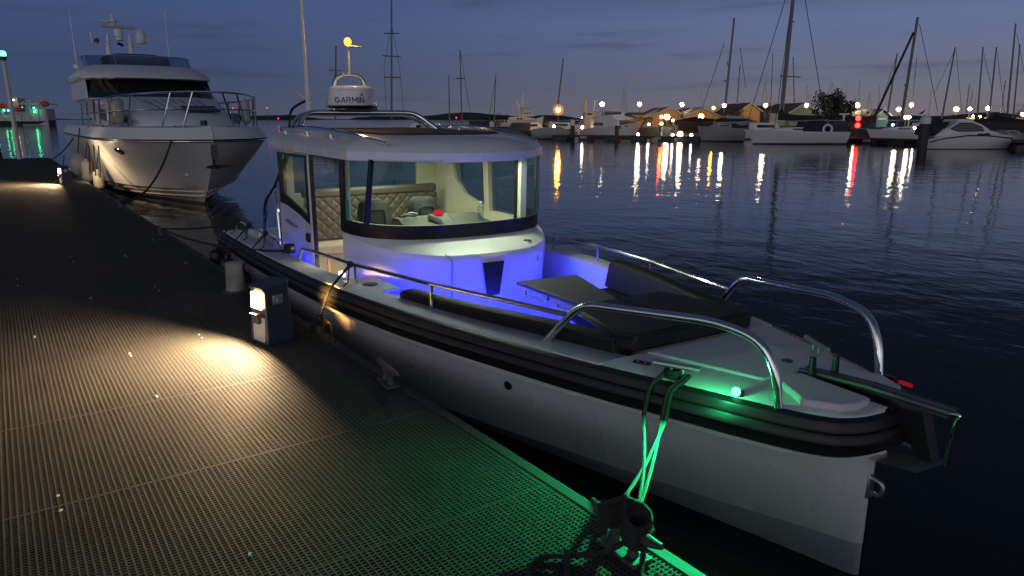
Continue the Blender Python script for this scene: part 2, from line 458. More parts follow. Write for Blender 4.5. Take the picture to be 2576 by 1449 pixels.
def pedestal(x, y, label, power=11.0, back=4.0, up=-.3, spread=80):
    p = DK(x, y)
    t = thing('power_pedestal', label, 'power pedestal', p, PANG + R(13), 'power pedestals along the pontoon edge')
    b = MB()
    b.loft([[(-.155, -.14, 0), (.155, -.14, 0), (.155, .14, 0), (-.155, .14, 0)], [(-.15, -.135, .04), (.15, -.135, .04), (.15, .135, .04), (-.15, .135, .04)],
            [(-.125, -.115, .5), (.125, -.115, .5), (.125, .115, .5), (-.125, .115, .5)], [(-.13, -.15, .56), (.13, -.15, .56), (.13, .12, .60), (-.13, .12, .60)]])
    b.build('housing', M['ped'], t, bevel=0.012)
    tilt = Matrix.Rotation(R(-3.2), 3, 'X')
    MB().prism([(-.095, 0), (.095, 0), (.12, .42), (.095, .52), (-.095, .52), (-.11, .42)], 0, .012).build('front_panel', M['pedw'], t, loc=(0, -.126, .02), bevel=0.004).rotation_euler = (R(90 - 3.0), 0, 0)
    MB().box((0, 0, 0), (.17, .012, .15)).build('lamp_lens', E_ped, t, loc=(0, -.135, .42)).rotation_euler = (R(-3.0), 0, 0)
    s = MB(); s.box((0, 0, 0), (.10, .04, .10)); s.box((0, -.028, .045), (.11, .03, .02)); s.build('socket_cover', M['galv'], t, loc=(0.0, -.148, .25), bevel=0.006)
    s = MB(); s.box((0, 0, 0), (.012, .10, .09)); s.box((.012, 0.01, -.01), (.02, .05, .05)); s.build('socket', M['steel'], t, loc=(.133, 0.0, .43), bevel=0.005)
    MB().box((0, 0, 0), (.17, .010, .09)).build('rear_lamp_lens', E_pedr, t, loc=(0, .122, .45))
    lamp('pedestal_light', 'AREA', (0, -.17, .43), t, power, (1.0, 0.68, 0.36), .16, (-.04, -1, -.19), R(156), .12)
    if back: lamp('pedestal_rear_light', 'AREA', (0, .14, .45), t, back, (1.0, 0.50, 0.13) if spread < 100 else (1.0, .72, .42), .16, (0, 1, up), R(spread), .08)
    t.scale = (.96, .96, .91)
    return t
pedestal(-6.18, -.46, 'navy power pedestal with bright lamp panel, nearest on the pontoon edge', 215, 4.5, -.30, 42)
pedestal(-25.5, -.62, 'navy power pedestal beside the bow of the large motor yacht', 300, 36, .30, 165)
pedestal(-42.4, -2.1, 'power pedestal glowing at the far left end of the pontoon', 200, 0)

def pipe_stub():
    t = thing('pile_stub', 'short weathered white pipe bollard behind the nearest lit pedestal', 'bollard', DK(-8.30, -.22), PANG)
    MB().lathe([(.10, 0), (.102, .02), (.096, .18), (.094, .315), (.088, .33), (.0, .33)], seg=24).build('pipe', M['conc'], t)
    MB().lathe([(.16, 0), (.16, .012), (.0, .012)], seg=20).build('flange', M['galv'], t)
pipe_stub()

def dock_cleat(x, y, label, rz=0.0, sc=1.0):
    t = thing('mooring_cleat', label, 'mooring cleat', DK(x, y), PANG + rz, 'mooring cleats along the pontoon edge')
    MB().prism([(-.11 * sc, -.05 * sc), (.11 * sc, -.05 * sc), (.11 * sc, .05 * sc), (-.11 * sc, .05 * sc)], 0.008, .028 * sc).build('base_plate', M['galv'], t, bevel=.006)
    for q in (-1, 1):
        MB().tube([(q * .055 * sc, 0, .02), (q * .05 * sc, 0, .07 * sc), (q * .06 * sc, 0, .115 * sc)], [.026 * sc, .019 * sc, .024 * sc], 10).build('leg', M['galv'], t)
    MB().tube([(-.20 * sc, 0, .14 * sc), (-.14 * sc, 0, .128 * sc), (0, 0, .122 * sc), (.14 * sc, 0, .128 * sc), (.20 * sc, 0, .14 * sc)], [.012 * sc, .022 * sc, .024 * sc, .022 * sc, .012 * sc], 10).build('horn', M['galv'], t)
    return t
dock_cleat(-4.58, -.12, 'empty dark iron cleat on the pontoon edge right of the lit pedestal', R(-6), 1.05)
dock_cleat(-2.05, -.19, 'green lit cleat wrapped in dark rope at the pontoon corner', R(-2), 1.15)
dock_cleat(-13.1, -.16, 'dark cleat on the pontoon edge holding the stern lines of the near boat')
dock_cleat(-17.9, -.16, 'small dark cleat on the pontoon edge near the bow of the big yacht')

# ------------------------------------------------------------------ the cabin boat in the foreground
boat = thing('cabin_boat', 'white and grey open bow cabin boat with lit cabin and blue deck lights', 'motor boat')
bdk = curve([(.06, .03), (.045, .16), (.01, .26), (-.05, .34), (-.3, .47), (-.86, .67), (-1.28, .82), (-2.05, 1.04), (-3.2, 1.32), (-4.3, 1.49), (-5.5, 1.58), (-7, 1.62), (-9.2, 1.60)])
zdk = curve([(.1, 1.01), (-2, 1.0), (-4, .985), (-6, .95), (-9.2, .885)])
bT = curve([(.022, .0), (.015, .035), (-.04, .13), (-.1, .23), (-.3, .385), (-.9, .60), (-2, .97), (-3.2, 1.26), (-4.3, 1.43), (-5.5, 1.52), (-9.2, 1.55)])
bM_ = curve([(.014, .0), (.010, .018), (-.005, .034), (-.05, .062), (-.15, .128), (-.3, .215), (-.9, .46), (-2, .84), (-3.2, 1.15), (-4.3, 1.33), (-5.5, 1.44), (-9.2, 1.49)])
bL = curve([(.012, .0), (.006, .018), (-.01, .032), (-.1, .062), (-.3, .12), (-.9, .31), (-2, .63), (-3.2, .96), (-4.3, 1.19), (-5.5, 1.33), (-9.2, 1.40)])
bW = curve([(.010, .0), (.002, .018), (-.02, .03), (-.3, .095), (-.9, .24), (-2, .53), (-3.2, .84), (-5.5, 1.22), (-9.2, 1.3)])
us = [.022, .014, .012, .010, .006, .002, -.005, -.02, -.05, -.1, -.16, -.23, -.3, -.42, -.6, -.9, -1.2, -1.6, -2, -2.6, -3.2, -3.8, -4.3, -5, -5.5, -6.3, -7.2, -8.2, -9.2]
def hull_ring(u, lv):
    L = [(f(u), z if not callable(z) else z(u)) for f, z in lv]
    return [(u, b, z) for b, z in L] + [(u, -b, z) for b, z in L[::-1]]
top = lambda u: zdk(u) - .20
lip = lambda u: zdk(u) - .235
band_top = curve([(0, .20), (-1.5, .13), (-4, .06), (-9.2, .03)])
bTi = lambda u: bT(u) - .012
mid = lambda u: .5 + .02 * (zdk(u) - .9)
b60 = lambda u: bM_(u) * .45 + bT(u) * .55 - .02 * min(1, max(0, -u * 3))
h = MB()
rings = [hull_ring(u, [(bT, top), (bTi, lip), (b60, lambda u: .64), (bM_, mid), (lambda u: bL(u) * .55 + bM_(u) * .45, lambda u: .34), (bL, band_top)]) for u in us]
h.loft(rings, closed=False)
h.loft([[(-9.2, b, z) for b in (-1.4, 0, 1.4)] for z in (.03, .4, .68)], closed=False)
h.build('hull', M['hull'], boat, smooth=50)
h = MB()
h.loft([hull_ring(u, [(bL, band_top), (bW, lambda u: -.05), (lambda u: bW(u) * .3, lambda u: -.5)]) for u in us], closed=False)
h.build('hull_bottom', mat('shaded_hull_grey', (0.29, 0.31, 0.34), 0.5, var=0.2, nscale=3), boat, smooth=50)  # lower hull coloured greyer, shade below collar and dock put into the colour
# rubbing collar
cs = [.06, .057, .05, .04, .02, 0, -.025, -.05, -.1, -.17, -.3, -.5, -.7, -.9, -1.2, -1.6, -2.05, -2.6, -3.2, -3.8, -4.3, -5, -5.8, -7, -8, -9.2]
edge = [(u, -bdk(u)) for u in cs[::-1]] + [(u, bdk(u)) for u in cs]
def normals2(pts):
    out = []
    for i in range(len(pts)):
        a, b = pts[max(0, i - 1)], pts[min(len(pts) - 1, i + 1)]
        d = Vector((b[0] - a[0], b[1] - a[1])).normalized(); out.append(Vector((d.y, -d.x)))
    return out
nr = normals2(edge)
def sweep(sec, m, name, parent, smooth=40, path=edge, nrm=nr):
    rg = []
    for (u, v), n in zip(path, nrm):
        z = zdk(u); rg.append([(u + n.x * o, v + n.y * o, z + dz) for o, dz in sec])
    return MB().loft(rg).build(name, m, parent, smooth)
sweep([(-.02, -.005), (.015, -.006), (.035, -.018), (.05, -.05), (.052, -.066), (.044, -.070), (.044, -.074), (.058, -.078), (.072, -.10), (.074, -.125), (.060, -.15), (.052, -.152), (.052, -.156), (.058, -.16), (.05, -.195), (.02, -.215), (-.03, -.215)], M['rubber'], 'rubbing_collar', boat, 30)
sweep([(-.03, -.222), (.022, -.222), (.026, -.236), (.006, -.275), (-.02, -.275)], M['gel'], 'collar_lip', boat, 40, [(p[0] - .012 if p[0] > -.05 else p[0], (1 if p[1] > 0 else -1) * max(.005, min(abs(p[1]), bT(p[0] - .01) + .012))) for p in edge])
# gunwale and foredeck
def bi(u): return max(0.0, bdk(u) - (.27 if u > -2.2 else .25))
def bfl(u): return min(bi(u) - .01, .4 * bL(u) + .6 * bM_(u) - .05)
gw = [-1.33, -1.6, -2.05, -2.6, -3.2, -3.8, -4.3, -5, -5.8, -7, -8, -9.2]
g = MB()
for s in (1, -1):
    g.loft([[(u, s * (bdk(u) - .002), zdk(u) - .02), (u, s * (bdk(u) - .02), zdk(u) + .004), (u, s * (bi(u) + .02), zdk(u) + .012), (u, s * bi(u), zdk(u) - .004), (u, s * bfl(u), .45), (u, s * (bfl(u) + .02), .40)] for u in gw])
fd = [x for x in cs if x >= -1.34] + [-1.33]
fd = sorted(set(fd), reverse=True)
g.loft([[(u, -bdk(u) + .001, zdk(u) - .015), (u, -bdk(u) * .93, zdk(u) + .005), (u, -bdk(u) * .5, zdk(u) + .014), (u, 0, zdk(u) + .018), (u, bdk(u) * .5, zdk(u) + .014), (u, bdk(u) * .93, zdk(u) + .005), (u, bdk(u) - .001, zdk(u) - .015)] for u in fd], closed=False)
g.loft([[(-1.33, v, z) for v in (-.56, -.2, .2, .56)] for z in (1.01, .45)], closed=False)
g.build('deck', M['deck'], boat, 45)
MB().prism([(-1.3, -.40), (-1.3, .40), (-3, .92), (-5, 1.2), (-9.1, 1.3), (-9.1, -1.3), (-5, -1.2), (-3, -.92)], .38, .45).build('cockpit_floor', M['deck'], boat)
MB().box((-9.12, 0, .66), (.1, 2.9, .45)).build('transom', M['gel'], boat)
# hatch and bow steps
hz = 1.015
o = MB().prism([(-1.27, -.44), (-1.27, .44), (-.56, .23), (-.52, .0), (-.56, -.23)], hz, hz + .022).build('anchor_hatch', M['deck'], boat, bevel=.008)
MB().tube(rnd([(-1.275, -.46, hz + .012), (-1.275, .46, hz + .012)], .02), .007, 6).build('seal', M['gel'], o)
MB().lathe([(.035, 0), (.035, .008), (.02, .010), (0, .010)], (-.68, .14, hz + .022), 14).build('latch', M['galv'], o)
MB().prism([(-.50, -.20), (-.47, -.01), (-.02, -.035), (-.005, -.17), (-.04, -.26), (-.2, -.36)], hz, hz + .045).build('bow_step', M['deck'], boat, bevel=.012)
MB().prism([(-.50, .20), (-.47, .13), (-.02, .145), (-.005, .2), (-.04, .28), (-.2, .36)], hz, hz + .045).build('bow_step', M['deck'], boat, bevel=.012)
MB().box((-.22, .06, 1.022), (.62, .13, .012)).build('roller_channel', M['black'], boat)
an = MB()
a0, a1 = Vector((-.50, .09, 1.045)), Vector((.34, .09, 1.07))
an.tube([(-.52, .05, 1.045), (-.1, .05, 1.075), (.34, .06, 1.075)], .018, 8); an.tube([(-.52, .12, 1.045), (-.1, .12, 1.075), (.34, .12, 1.075)], .018, 8)
an.box((-.05, .085, 1.06), (.75, .06, .025))
ar = an.build('anchor_roller', M['antic'], boat)
MB().tube(rnd([(.34, .06, 1.075), (.39, .06, 1.085), (.365, .06, 1.04), (.345, .06, .80)], .03), .011, 8).build('guard_loop', M['chrome'], ar)
MB().tube([(-.42, .02, 1.05), (-.42, .02, 1.16)], [.022, .018], 10).build('winch_knob', M['black'], ar)
MB().tube([(-.36, .15, 1.05), (-.36, .15, 1.16)], [.022, .018], 10).build('winch_knob', M['black'], ar)
ak = MB()
ak.loft([[(-.10, .02, .735), (-.10, .0, .745), (-.10, -.02, .735)], [(.05, .10, .735), (.05, .02, .775), (.05, -.07, .735)], [(.27, .16, .755), (.27, .05, .80), (.27, -.05, .755)], [(.33, .10, .80), (.33, .06, .83), (.33, .02, .80)]])
ak.tube([(-.02, .14, .80), (.10, .20, .76)], .012, 6)
ak2 = ak.build('anchor', M['steel'], boat)
MB().loft([[(.30, .03, .78), (.30, .11, .78), (.22, .11, 1.04), (.22, .03, 1.04)], [(.22, .03, .80), (.22, .11, .80), (.05, .11, 1.03), (.05, .03, 1.03)]]).build('shank', M['black'], ak2)
# bow eye
e = MB().box((.012, 0, .555), (.02, .05, .15)).build('bow_eye', M['steel'], boat, bevel=.006)
MB().tube(rnd([(.02, 0, .60), (.085, 0, .595), (.085, 0, .52), (.02, 0, .515)], .035), .012, 8).build('ring', M['steel'], e)
# rails
def inb(u, d): return bdk(u) - d
for s in (-1, 1):
    r_ = MB().tube(rnd([(-1.90, s * .84, 1.0), (-1.60, s * .76, 1.325), (-.66, s * .545, 1.40), (-.40, s * .49, 1.36), (-.30, s * .465, 1.20), (-.27, s * .455, 1.01)], .13, 6), .026, 12).build('bow_rail', M['chrome'], boat)
p = [(-5.95, -1.38, .955), (-5.78, -1.385, 1.13), (-5.2, -1.37, 1.155), (-4.3, -1.32, 1.185), (-3.1, -1.12, 1.21), (-2.3, -.93, 1.225), (-1.72, -.79, 1.23)]
sr = MB().tube(rnd(p, .09), .018, 10).build('side_rail', M['chrome'], boat)
for q in (3, 4): MB().tube([(p[q][0], p[q][1], .98), p[q]], .015, 8).build('post', M['chrome'], sr)
p = [(-4.95, 1.36, .97), (-4.82, 1.37, 1.14), (-4.0, 1.30, 1.17), (-3.0, 1.12, 1.185), (-2.3, .94, 1.19), (-1.72, .79, 1.2)]
sr = MB().tube(rnd(p, .09), .018, 10).build('side_rail', M['chrome'], boat)
for q in (2, 3): MB().tube([(p[q][0], p[q][1], .98), p[q]], .015, 8).build('post', M['chrome'], sr)
p = [(-9.05, -1.42, .9), (-8.98, -1.44, 1.08), (-7.3, -1.44, 1.09), (-6.72, -1.42, 1.08), (-6.45, -1.41, .95)]
sr = MB().tube(rnd(p, .12), .018, 10).build('aft_rail', M['chrome'], boat)
for u in (-8.3, -7.55): MB().tube([(u, -1.44, .9), (u, -1.44, 1.09)], .015, 8).build('post', M['chrome'], sr)
for s in (-1, 1):
    hp = MB().tube(rnd([(-8.2, s * 1.22, .90), (-8.02, s * 1.21, 1.42), (-7.6, s * 1.18, 1.62), (-7.2, s * 1.10, 2.06)], .15), .030, 10)
    hp.tube(rnd([(-7.66, s * 1.18, 1.60), (-7.50, s * 1.19, 1.35), (-7.38, s * 1.21, .90)], .1), .022, 8)
    hp.build('roof_support', M['chrome'], boat)
# cleats
def bcleat(x, y, rz):
    m = Matrix.Rotation(rz, 3, 'Z')
    k = MB()
    k.tube([m @ Vector((-.14, 0, 0)) + Vector((x, y, 1.085)), m @ Vector((.14, 0, 0)) + Vector((x, y, 1.085))], .019, 10)
    for q in (-.035, .035):
        k.tube([m @ Vector((q, 0, 0)) + Vector((x, y, 1.0)), m @ Vector((q, 0, 0)) + Vector((x, y, 1.08))], .013, 8)
    return k.build('deck_cleat', M['steel'], boat)
bcleat(-.88, -.60, R(27)); bcleat(-.72, .48, R(-27)); bcleat(-6.18, -1.42, 0)
for (u, v, rz) in ((-1.18, -.60, R(25)),):
    q = MB().box((u, v, 1.018), (.11, .045, .01), rz).build('deck_filler', M['black'], boat, bevel=.004)
    for k in (-.022, .022): MB().lathe([(.014, 0), (.014, .006), (0, .007)], (u + k, v + k * .45, 1.023), 10).build('cap', M['steel'], q)
# navigation lights on the bow
nv = MB().box((-.50, -.505, 1.022), (.06, .035, .03), R(30)).build('navigation_light', M['black'], boat, bevel=.004)
MB().ball((-.498, -.528, 1.036), .026, 12).build('lens', E_navg, nv)
lamp('navigation_glow_green', 'SPOT', (-.50, -.605, 1.06), boat, 230, (0.02, 1.0, 0.30), .02, (.22, -.90, -.42), R(138))
lamp('navigation_spill_green', 'POINT', (-.50, -.70, 1.075), boat, 5.5, (0.03, 1.0, 0.3), .02)
nv = MB().box((-.18, .42, 1.025), (.07, .04, .035)).build('navigation_light', M['black'], boat, bevel=.004)
MB().prism([(-.14, .435), (-.06, .42), (-.06, .445), (-.14, .455)], 1.008, 1.024).build('lens', E_redn, nv)
# topside fittings
def disc(u, z, b, r, name, m, s=-1, nn=None):
    n = Vector((-.32 if nn is None else nn, s, .12)).normalized() if nn is None else nn
    return MB().lathe([(r, -.03), (r, .008), (r * .7, .012), (0, .012)], (u, s * b, z), 14, n.to_track_quat('Z', 'Y').to_matrix()).build(name, m, boat)
nhull = Vector((.34, -1, -.12)).normalized()
def hb(u, z):
    L = [(0.06, bL(u)), (.34, bL(u) * .55 + bM_(u) * .45), (.5, bM_(u)), (.64, b60(u)), (.75, bT(u))]
    return float(np.interp(z, [a for a, _ in L], [b for _, b in L]))
disc(-2.22, .60, hb(-2.22, .60), .035, 'drain_outlet', M['black'], -1, nhull)
for k in range(4): disc(-3.48 + k * .10, .70, hb(-3.48 + k * .10, .70), .016, 'vent_outlet', M['steel'], -1, nhull)

# ---- cabin
def mir(L, rev=False): return [(a[0], -a[1]) + tuple(a[2:]) for a in L] + [(a[0], a[1]) + tuple(a[2:]) for a in L[::-1] if abs(a[1]) > 1e-6]
def dens(L, n=6):
    out = []
    f = [curve([(i, p[k]) for i, p in enumerate(L)]) for k in range(len(L[0]))]
    for i in range((len(L) - 1) * n + 1): out.append(tuple(g(i / n) for g in f))
    return out
WB = mir(dens([(-5.2, 1.10, 1.36), (-4.80, 1.02, 1.36), (-4.45, .74, 1.36), (-4.31, .37, 1.36), (-4.28, 0, 1.36)]))
WT = mir(dens([(-5.2, 1.08, 2.12), (-4.68, .97, 2.12), (-4.30, .70, 2.12), (-4.16, .36, 2.12), (-4.12, 0, 2.12)]))
ET = mir(dens([(-5.2, 1.12, 1.36), (-4.85, 1.075, 1.30), (-4.50, .94, 1.245), (-4.22, .73, 1.215), (-4.03, .44, 1.20), (-3.96, 0, 1.20)]))
nW = len(WB)
def res(L, n):
    out = []
    for i in range(n):
        t = i / (n - 1) * (len(L) - 1); k = min(int(t), len(L) - 2); f = t - k
        out.append(tuple(a * (1 - f) + b * f for a, b in zip(L[k], L[k + 1])))
    return out
ET = res(ET, nW)
lerp = lambda A, B_, t: [tuple(a * (1 - t) + b * t for a, b in zip(p, q)) for p, q in zip(A, B_)]
sh = lambda L, du, dv, z=None, dz=0: [(p[0] + du, p[1] * dv, (p[2] + dz) if z is None else z) for p in L]
fr = MB()
Wsh = sh(WB, .0, 1.0, dz=-.01)
nearE = [(a[0], a[1], a[2] + .012) for a in lerp(Wsh, ET, .93)]
nearE[0] = Wsh[0]; nearE[-1] = Wsh[-1]
fr.loft([Wsh, nearE, sh(ET, 0, 1, dz=-.012), sh(ET, .004, 1.003, dz=-.05), sh(ET, -.03, .985, z=.80), sh(ET, -.08, .97, z=.44)], closed=False)
fr.build('cabin_front', M['gel'], boat, 26)
# lower walls, port side and rear
wl = MB()
wl.box((-6.35, 1.10, .9), (2.30, .07, .92)); wl.box((-7.45, 0, 1.0), (.07, 2.16, 1.12))
wl.build('cabin_wall', M['gel'], boat, bevel=.01)
gb = .165
G1 = lerp(WB, WT, gb)
MB().loft([sh(WB, .008, 1.004, dz=-.012), sh(WB, .012, 1.006, dz=.03), sh(G1, .006, 1.004), sh(G1, -.03, .97), sh(WB, -.03, .97, dz=0)], closed=False).build('windscreen_base', M['black'], boat, 40)
ib = 6           # index of the mullion on the loop
gl1 = MB().loft([G1[ib:nW - ib], lerp(G1, WT, .5)[ib:nW - ib], WT[ib:nW - ib]], closed=False).build('windscreen', M['glass'], boat, 60)
for sl in (slice(0, ib + 1), slice(nW - ib - 1, nW)):
    MB().loft([G1[sl], WT[sl]], closed=False).build('quarter_window', M['glass'], boat, 60)
def pillar(a, b, w, d, name, m, off=(0, 0)):
    a, b = Vector(a), Vector(b)
    z = (b - a).normalized(); x = Vector((0, 1, 0)); y = z.cross(x).normalized(); x = y.cross(z)
    mm = Matrix((x, y, z)).transposed()
    return MB().box((a + b) / 2 + Vector((off[0], off[1], 0)), (w, d, (b - a).length), mtx=mm).build(name, m, boat, bevel=.004)
pillar(G1[ib], WT[ib], .045, .05, 'windscreen_pillar', M['black'])
pillar(G1[nW - 1 - ib], WT[nW - 1 - ib], .02, .05, 'windscreen_pillar', M['black'], (.012, 0))
pillar((-4.44, .60, 1.40), (-4.42, .60, 2.11), .075, .06, 'pillar_lining', M['cream'])
pillar((-4.50, .56, 1.40), (-4.48, .56, 2.11), .012, .05, 'pillar_seal', M['black'])
pillar((-5.22, -1.095, 1.36), (-5.22, -1.08, 2.12), .05, .06, 'door_pillar', M['black'])
pillar((-5.17, -1.055, 1.42), (-5.16, -1.045, 2.12), .03, .06, 'pillar_lining', M['cream'])
pillar((-5.22, 1.08, 1.36), (-5.22, 1.06, 2.12), .06, .10, 'pillar_lining', M['cream'])
for u, w in ((-5.95, .09), (-6.0, .05)): pillar((u, 1.08, 1.36), (u, 1.06, 2.12), .06, w, 'window_frame', M['cream'])
for a, b in ((-5.90, -5.27), (-6.9, -6.05)):
    zb = (1.36, 1.36) if a > -6 else (1.70, 1.40)
    k = MB(); k.add([(a, 1.10, zb[0]), (b, 1.10, zb[1]), (b, 1.08, 2.12), (a, 1.08, 2.12)], [(0, 1, 2, 3)])
    k.build('side_window', M['glass'], boat, 0)
k = MB(); k.prism([(-7.42, 1.36), (-6.05, 1.36), (-6.05, 1.40), (-6.55, 1.52), (-6.85, 1.72), (-6.95, 2.12), (-7.42, 2.12)], 0, .06)
k.v = [(x, 1.05 + z, y) for x, y, z in k.v]; k.build('rear_quarter_panel', M['cream'], boat, bevel=.006)
k = MB(); k.prism([(-5.3, .46), (-7.40, .46), (-7.40, 1.40), (-6.3, 1.36), (-5.3, 1.36)], 0, .03)
k.v = [(x, 1.025 + z, y) for x, y, z in k.v]; k.build('inner_lining', M['cream'], boat)
MB().box((-5.55, 1.012, 1.14), (.42, .02, .26)).build('side_pocket', M['cream'], boat, bevel=.008)
# rear wall with window
rw = MB(); rw.box((-7.45, .93, 1.84), (.07, .34, .56)); rw.box((-7.45, -1.03, 1.84), (.07, .10, .56)); rw.box((-7.45, 0, 2.10), (.06, 2.1, .05)); rw.build('rear_pillar', M['cream'], boat, bevel=.006)
k = MB(); k.add([(-7.45, -.98, 1.56), (-7.45, .76, 1.56), (-7.45, .76, 2.08), (-7.45, -.98, 2.08)], [(0, 1, 2, 3)]); k.build('rear_window', M['glass'], boat, 0)
# sliding door, open
dr = MB(); k = [(-7.32, .52), (-5.98, .52), (-5.98, 1.30), (-6.5, 1.40), (-7.0, 1.46), (-7.32, 1.47)]
dr.prism(k, 0, .05); dr.v = [(x, -1.20 + z, y) for x, y, z in dr.v]
door = dr.build('sliding_door', M['gel'], boat, bevel=.01)
k = MB()
out = [(-7.34, 2.10), (-7.34, 1.48), (-7.0, 1.42), (-6.5, 1.33), (-6.05, 1.26), (-6.05, 2.10)]
inn = [(-7.22, 2.07), (-7.22, 1.60), (-6.95, 1.56), (-6.5, 1.47), (-6.18, 1.40), (-6.18, 2.07)]
vs = [(x, -1.19, z) for x, z in out] + [(x, -1.19, z) for x, z in inn]; n = 6
k.add(vs + [(x, -1.16, z) for x, y, z in vs], [(i, (i + 1) % n, n + (i + 1) % n, n + i) for i in range(n)] + [(12 + i, 12 + n + i, 12 + n + (i + 1) % n, 12 + (i + 1) % n) for i in range(n)] + [(i, 12 + i, 12 + (i + 1) % n, (i + 1) % n) for i in range(n)] + [(n + i, n + (i + 1) % n, 18 + (i + 1) % n, 18 + i) for i in range(n)])
k.build('door_window_frame', M['black'], door, 30)
k = MB(); k.add([(x, -1.175, z) for x, z in inn], [tuple(range(6))]); k.build('door_window', M['glass'], door, 0)
MB().box((-6.02, -1.175, 1.30), (.055, .055, 1.62)).build('door_edge', M['gel'], door, bevel=.008)
MB().box((-5.965, -1.175, 1.30), (.03, .04, 1.62)).build('door_seal', M['black'], door)
MB().tube(rnd([(-6.95, -1.21, 1.29), (-6.92, -1.24, 1.29), (-6.58, -1.24, 1.255), (-6.55, -1.21, 1.255)], .02), .014, 8).build('handle', M['steel'], door)
MB().box((-6.12, -1.215, 1.18), (.10, .03, .10)).build('latch', M['black'], door, bevel=.006)
MB().box((-5.93, -1.05, .74), (.02, .03, .55)).build('door_jamb', M['wood'], boat)
# roof
rb = [(-7.95, 1.07), (-7.0, 1.10), (-6.0, 1.10), (-4.97, 1.085), (-4.93, 1.075), (-4.90, 1.05), (-4.45, .66), (-4.40, .61), (-4.30, .50), (-4.22, .36), (-4.16, .18), (-4.14, 0)]
RB = mir([(a + (.07 if a > -4.95 else 0), b * 1.07) for a, b in rb])
rg = []
for su, sv, z in ((.99, .98, 2.10), (1, 1, 2.105), (1.0, 1.0, 2.188), (.997, .995, 2.196), (.978, .965, 2.235), (.955, .92, 2.27), (.92, .84, 2.30), (.88, .74, 2.322), (.82, .64, 2.336)):
    rg.append([(-6.3 + (u + 6.3) * su, v * sv, z - (u + 4.5) * .012) for u, v in RB])
MB().loft(rg).build('roof', M['gel'], boat, 24)
MB().prism([(-7.35, -.70), (-5.1, -.70), (-4.92, -.5), (-4.86, 0), (-4.92, .5), (-5.1, .70), (-7.35, .70)], lambda x, y: 2.33 - (x + 4.5) * .012, lambda x, y: 2.352 - (x + 4.5) * .012).build('sunroof_canvas', M['canvas'], boat, bevel=.006)
for s in (-1, 1):
    P = rnd([(-7.75, s * 1.0, 2.375), (-6.3, s * 1.03, 2.40), (-5.2, s * .99, 2.345), (-4.55, s * .86, 2.27)], .6, 6)
    rr_ = MB().tube(P, [.03] * (len(P) - 3) + [.028, .024, .015], 10).build('roof_rail', M['chrome'], boat)
    for u in (-7.55, -6.6, -5.75): MB().tube([(u, s * 1.0, 2.24), (u, s * 1.01, 2.385)], .017, 8).build('post', M['chrome'], rr_)
MB().box((-4.32, .42, 2.165), (.012, .16, .012), R(-58)).build('roof_lamp_slot', M['black'], boat)
# radar arch
P = rnd([(-7.05, -.98, 2.36), (-7.3, -.82, 2.58), (-7.3, .70, 2.58), (-7.05, .92, 2.36)], .16, 6)
ra = MB().tube(P, .034, 12).build('radar_arch', M['chrome'], boat)
MB().tube(rnd([(-7.35, -.98, 2.36), (-7.5, -.85, 2.56), (-7.5, .70, 2.56), (-7.35, .92, 2.36)], .16, 6), .026, 10).build('rear_bar', M['chrome'], ra)
MB().box((-7.36, -.16, 2.622), (.36, .46, .014)).build('mounting_plate', M['steel'], ra, bevel=.004)
MB().tube([(-7.16, -.34, 2.622), (-7.16, .10, 2.622)], .014, 8).build('plate_bar', M['chrome'], ra)
# radome: rounded square plan
def sq(r, n, z, c, rot=R(0)):
    out = []
    for i in range(n):
        a = 2 * PI * i / n
        k = 1 / (abs(math.cos(a)) ** 3.2 + abs(math.sin(a)) ** 3.2) ** (1 / 3.2)
        x, y = r * k * math.cos(a), r * k * math.sin(a)
        out.append((c[0] + x * math.cos(rot) - y * math.sin(rot), c[1] + x * math.sin(rot) + y * math.cos(rot), z))
    return out
rc = (-7.36, -.16); RROT = R(-36)
rd = MB().loft([sq(r, 40, z, rc, RROT) for r, z in ((.22, 2.638), (.288, 2.645), (.299, 2.665), (.295, 2.72), (.281, 2.85), (.270, 2.888), (.237, 2.912), (.11, 2.92))]).build('radome', M['gel'], boat, 50)
MB().loft([sq(r, 40, z, rc, RROT) for r, z in ((.22, 2.63), (.288, 2.636), (.302, 2.655), (.3025, 2.668), (.22, 2.668))]).build('base_tray', M['black'], rd, 50)
def arc(cx, cy, r, a0, a1, n=14): return [(cx + r * math.cos(R(a0 + (a1 - a0) * i / n)), cy + r * math.sin(R(a0 + (a1 - a0) * i / n))) for i in range(n + 1)]
GLY = {'G': [arc(.45, .5, .45, 48, 335, 18) + [(.88, .46), (.52, .46)]], 'A': [[(0, 0), (.42, 1), (.84, 0)], [(.15, .30), (.69, .30)]],
       'R': [[(0, 0), (0, 1), (.42, 1)] + arc(.42, .74, .26, 90, -90, 8) + [(0, .48)], [(.38, .48), (.72, 0)]], 'M': [[(0, 0), (.06, 1), (.48, .22), (.90, 1), (.96, 0)]],
       'I': [[(0, 0), (0, 1)]], 'N': [[(0, 0), (0, 1), (.70, 0), (.70, 1)]]}
GW = {'G': .92, 'A': .84, 'R': .74, 'M': .96, 'I': .02, 'N': .70}
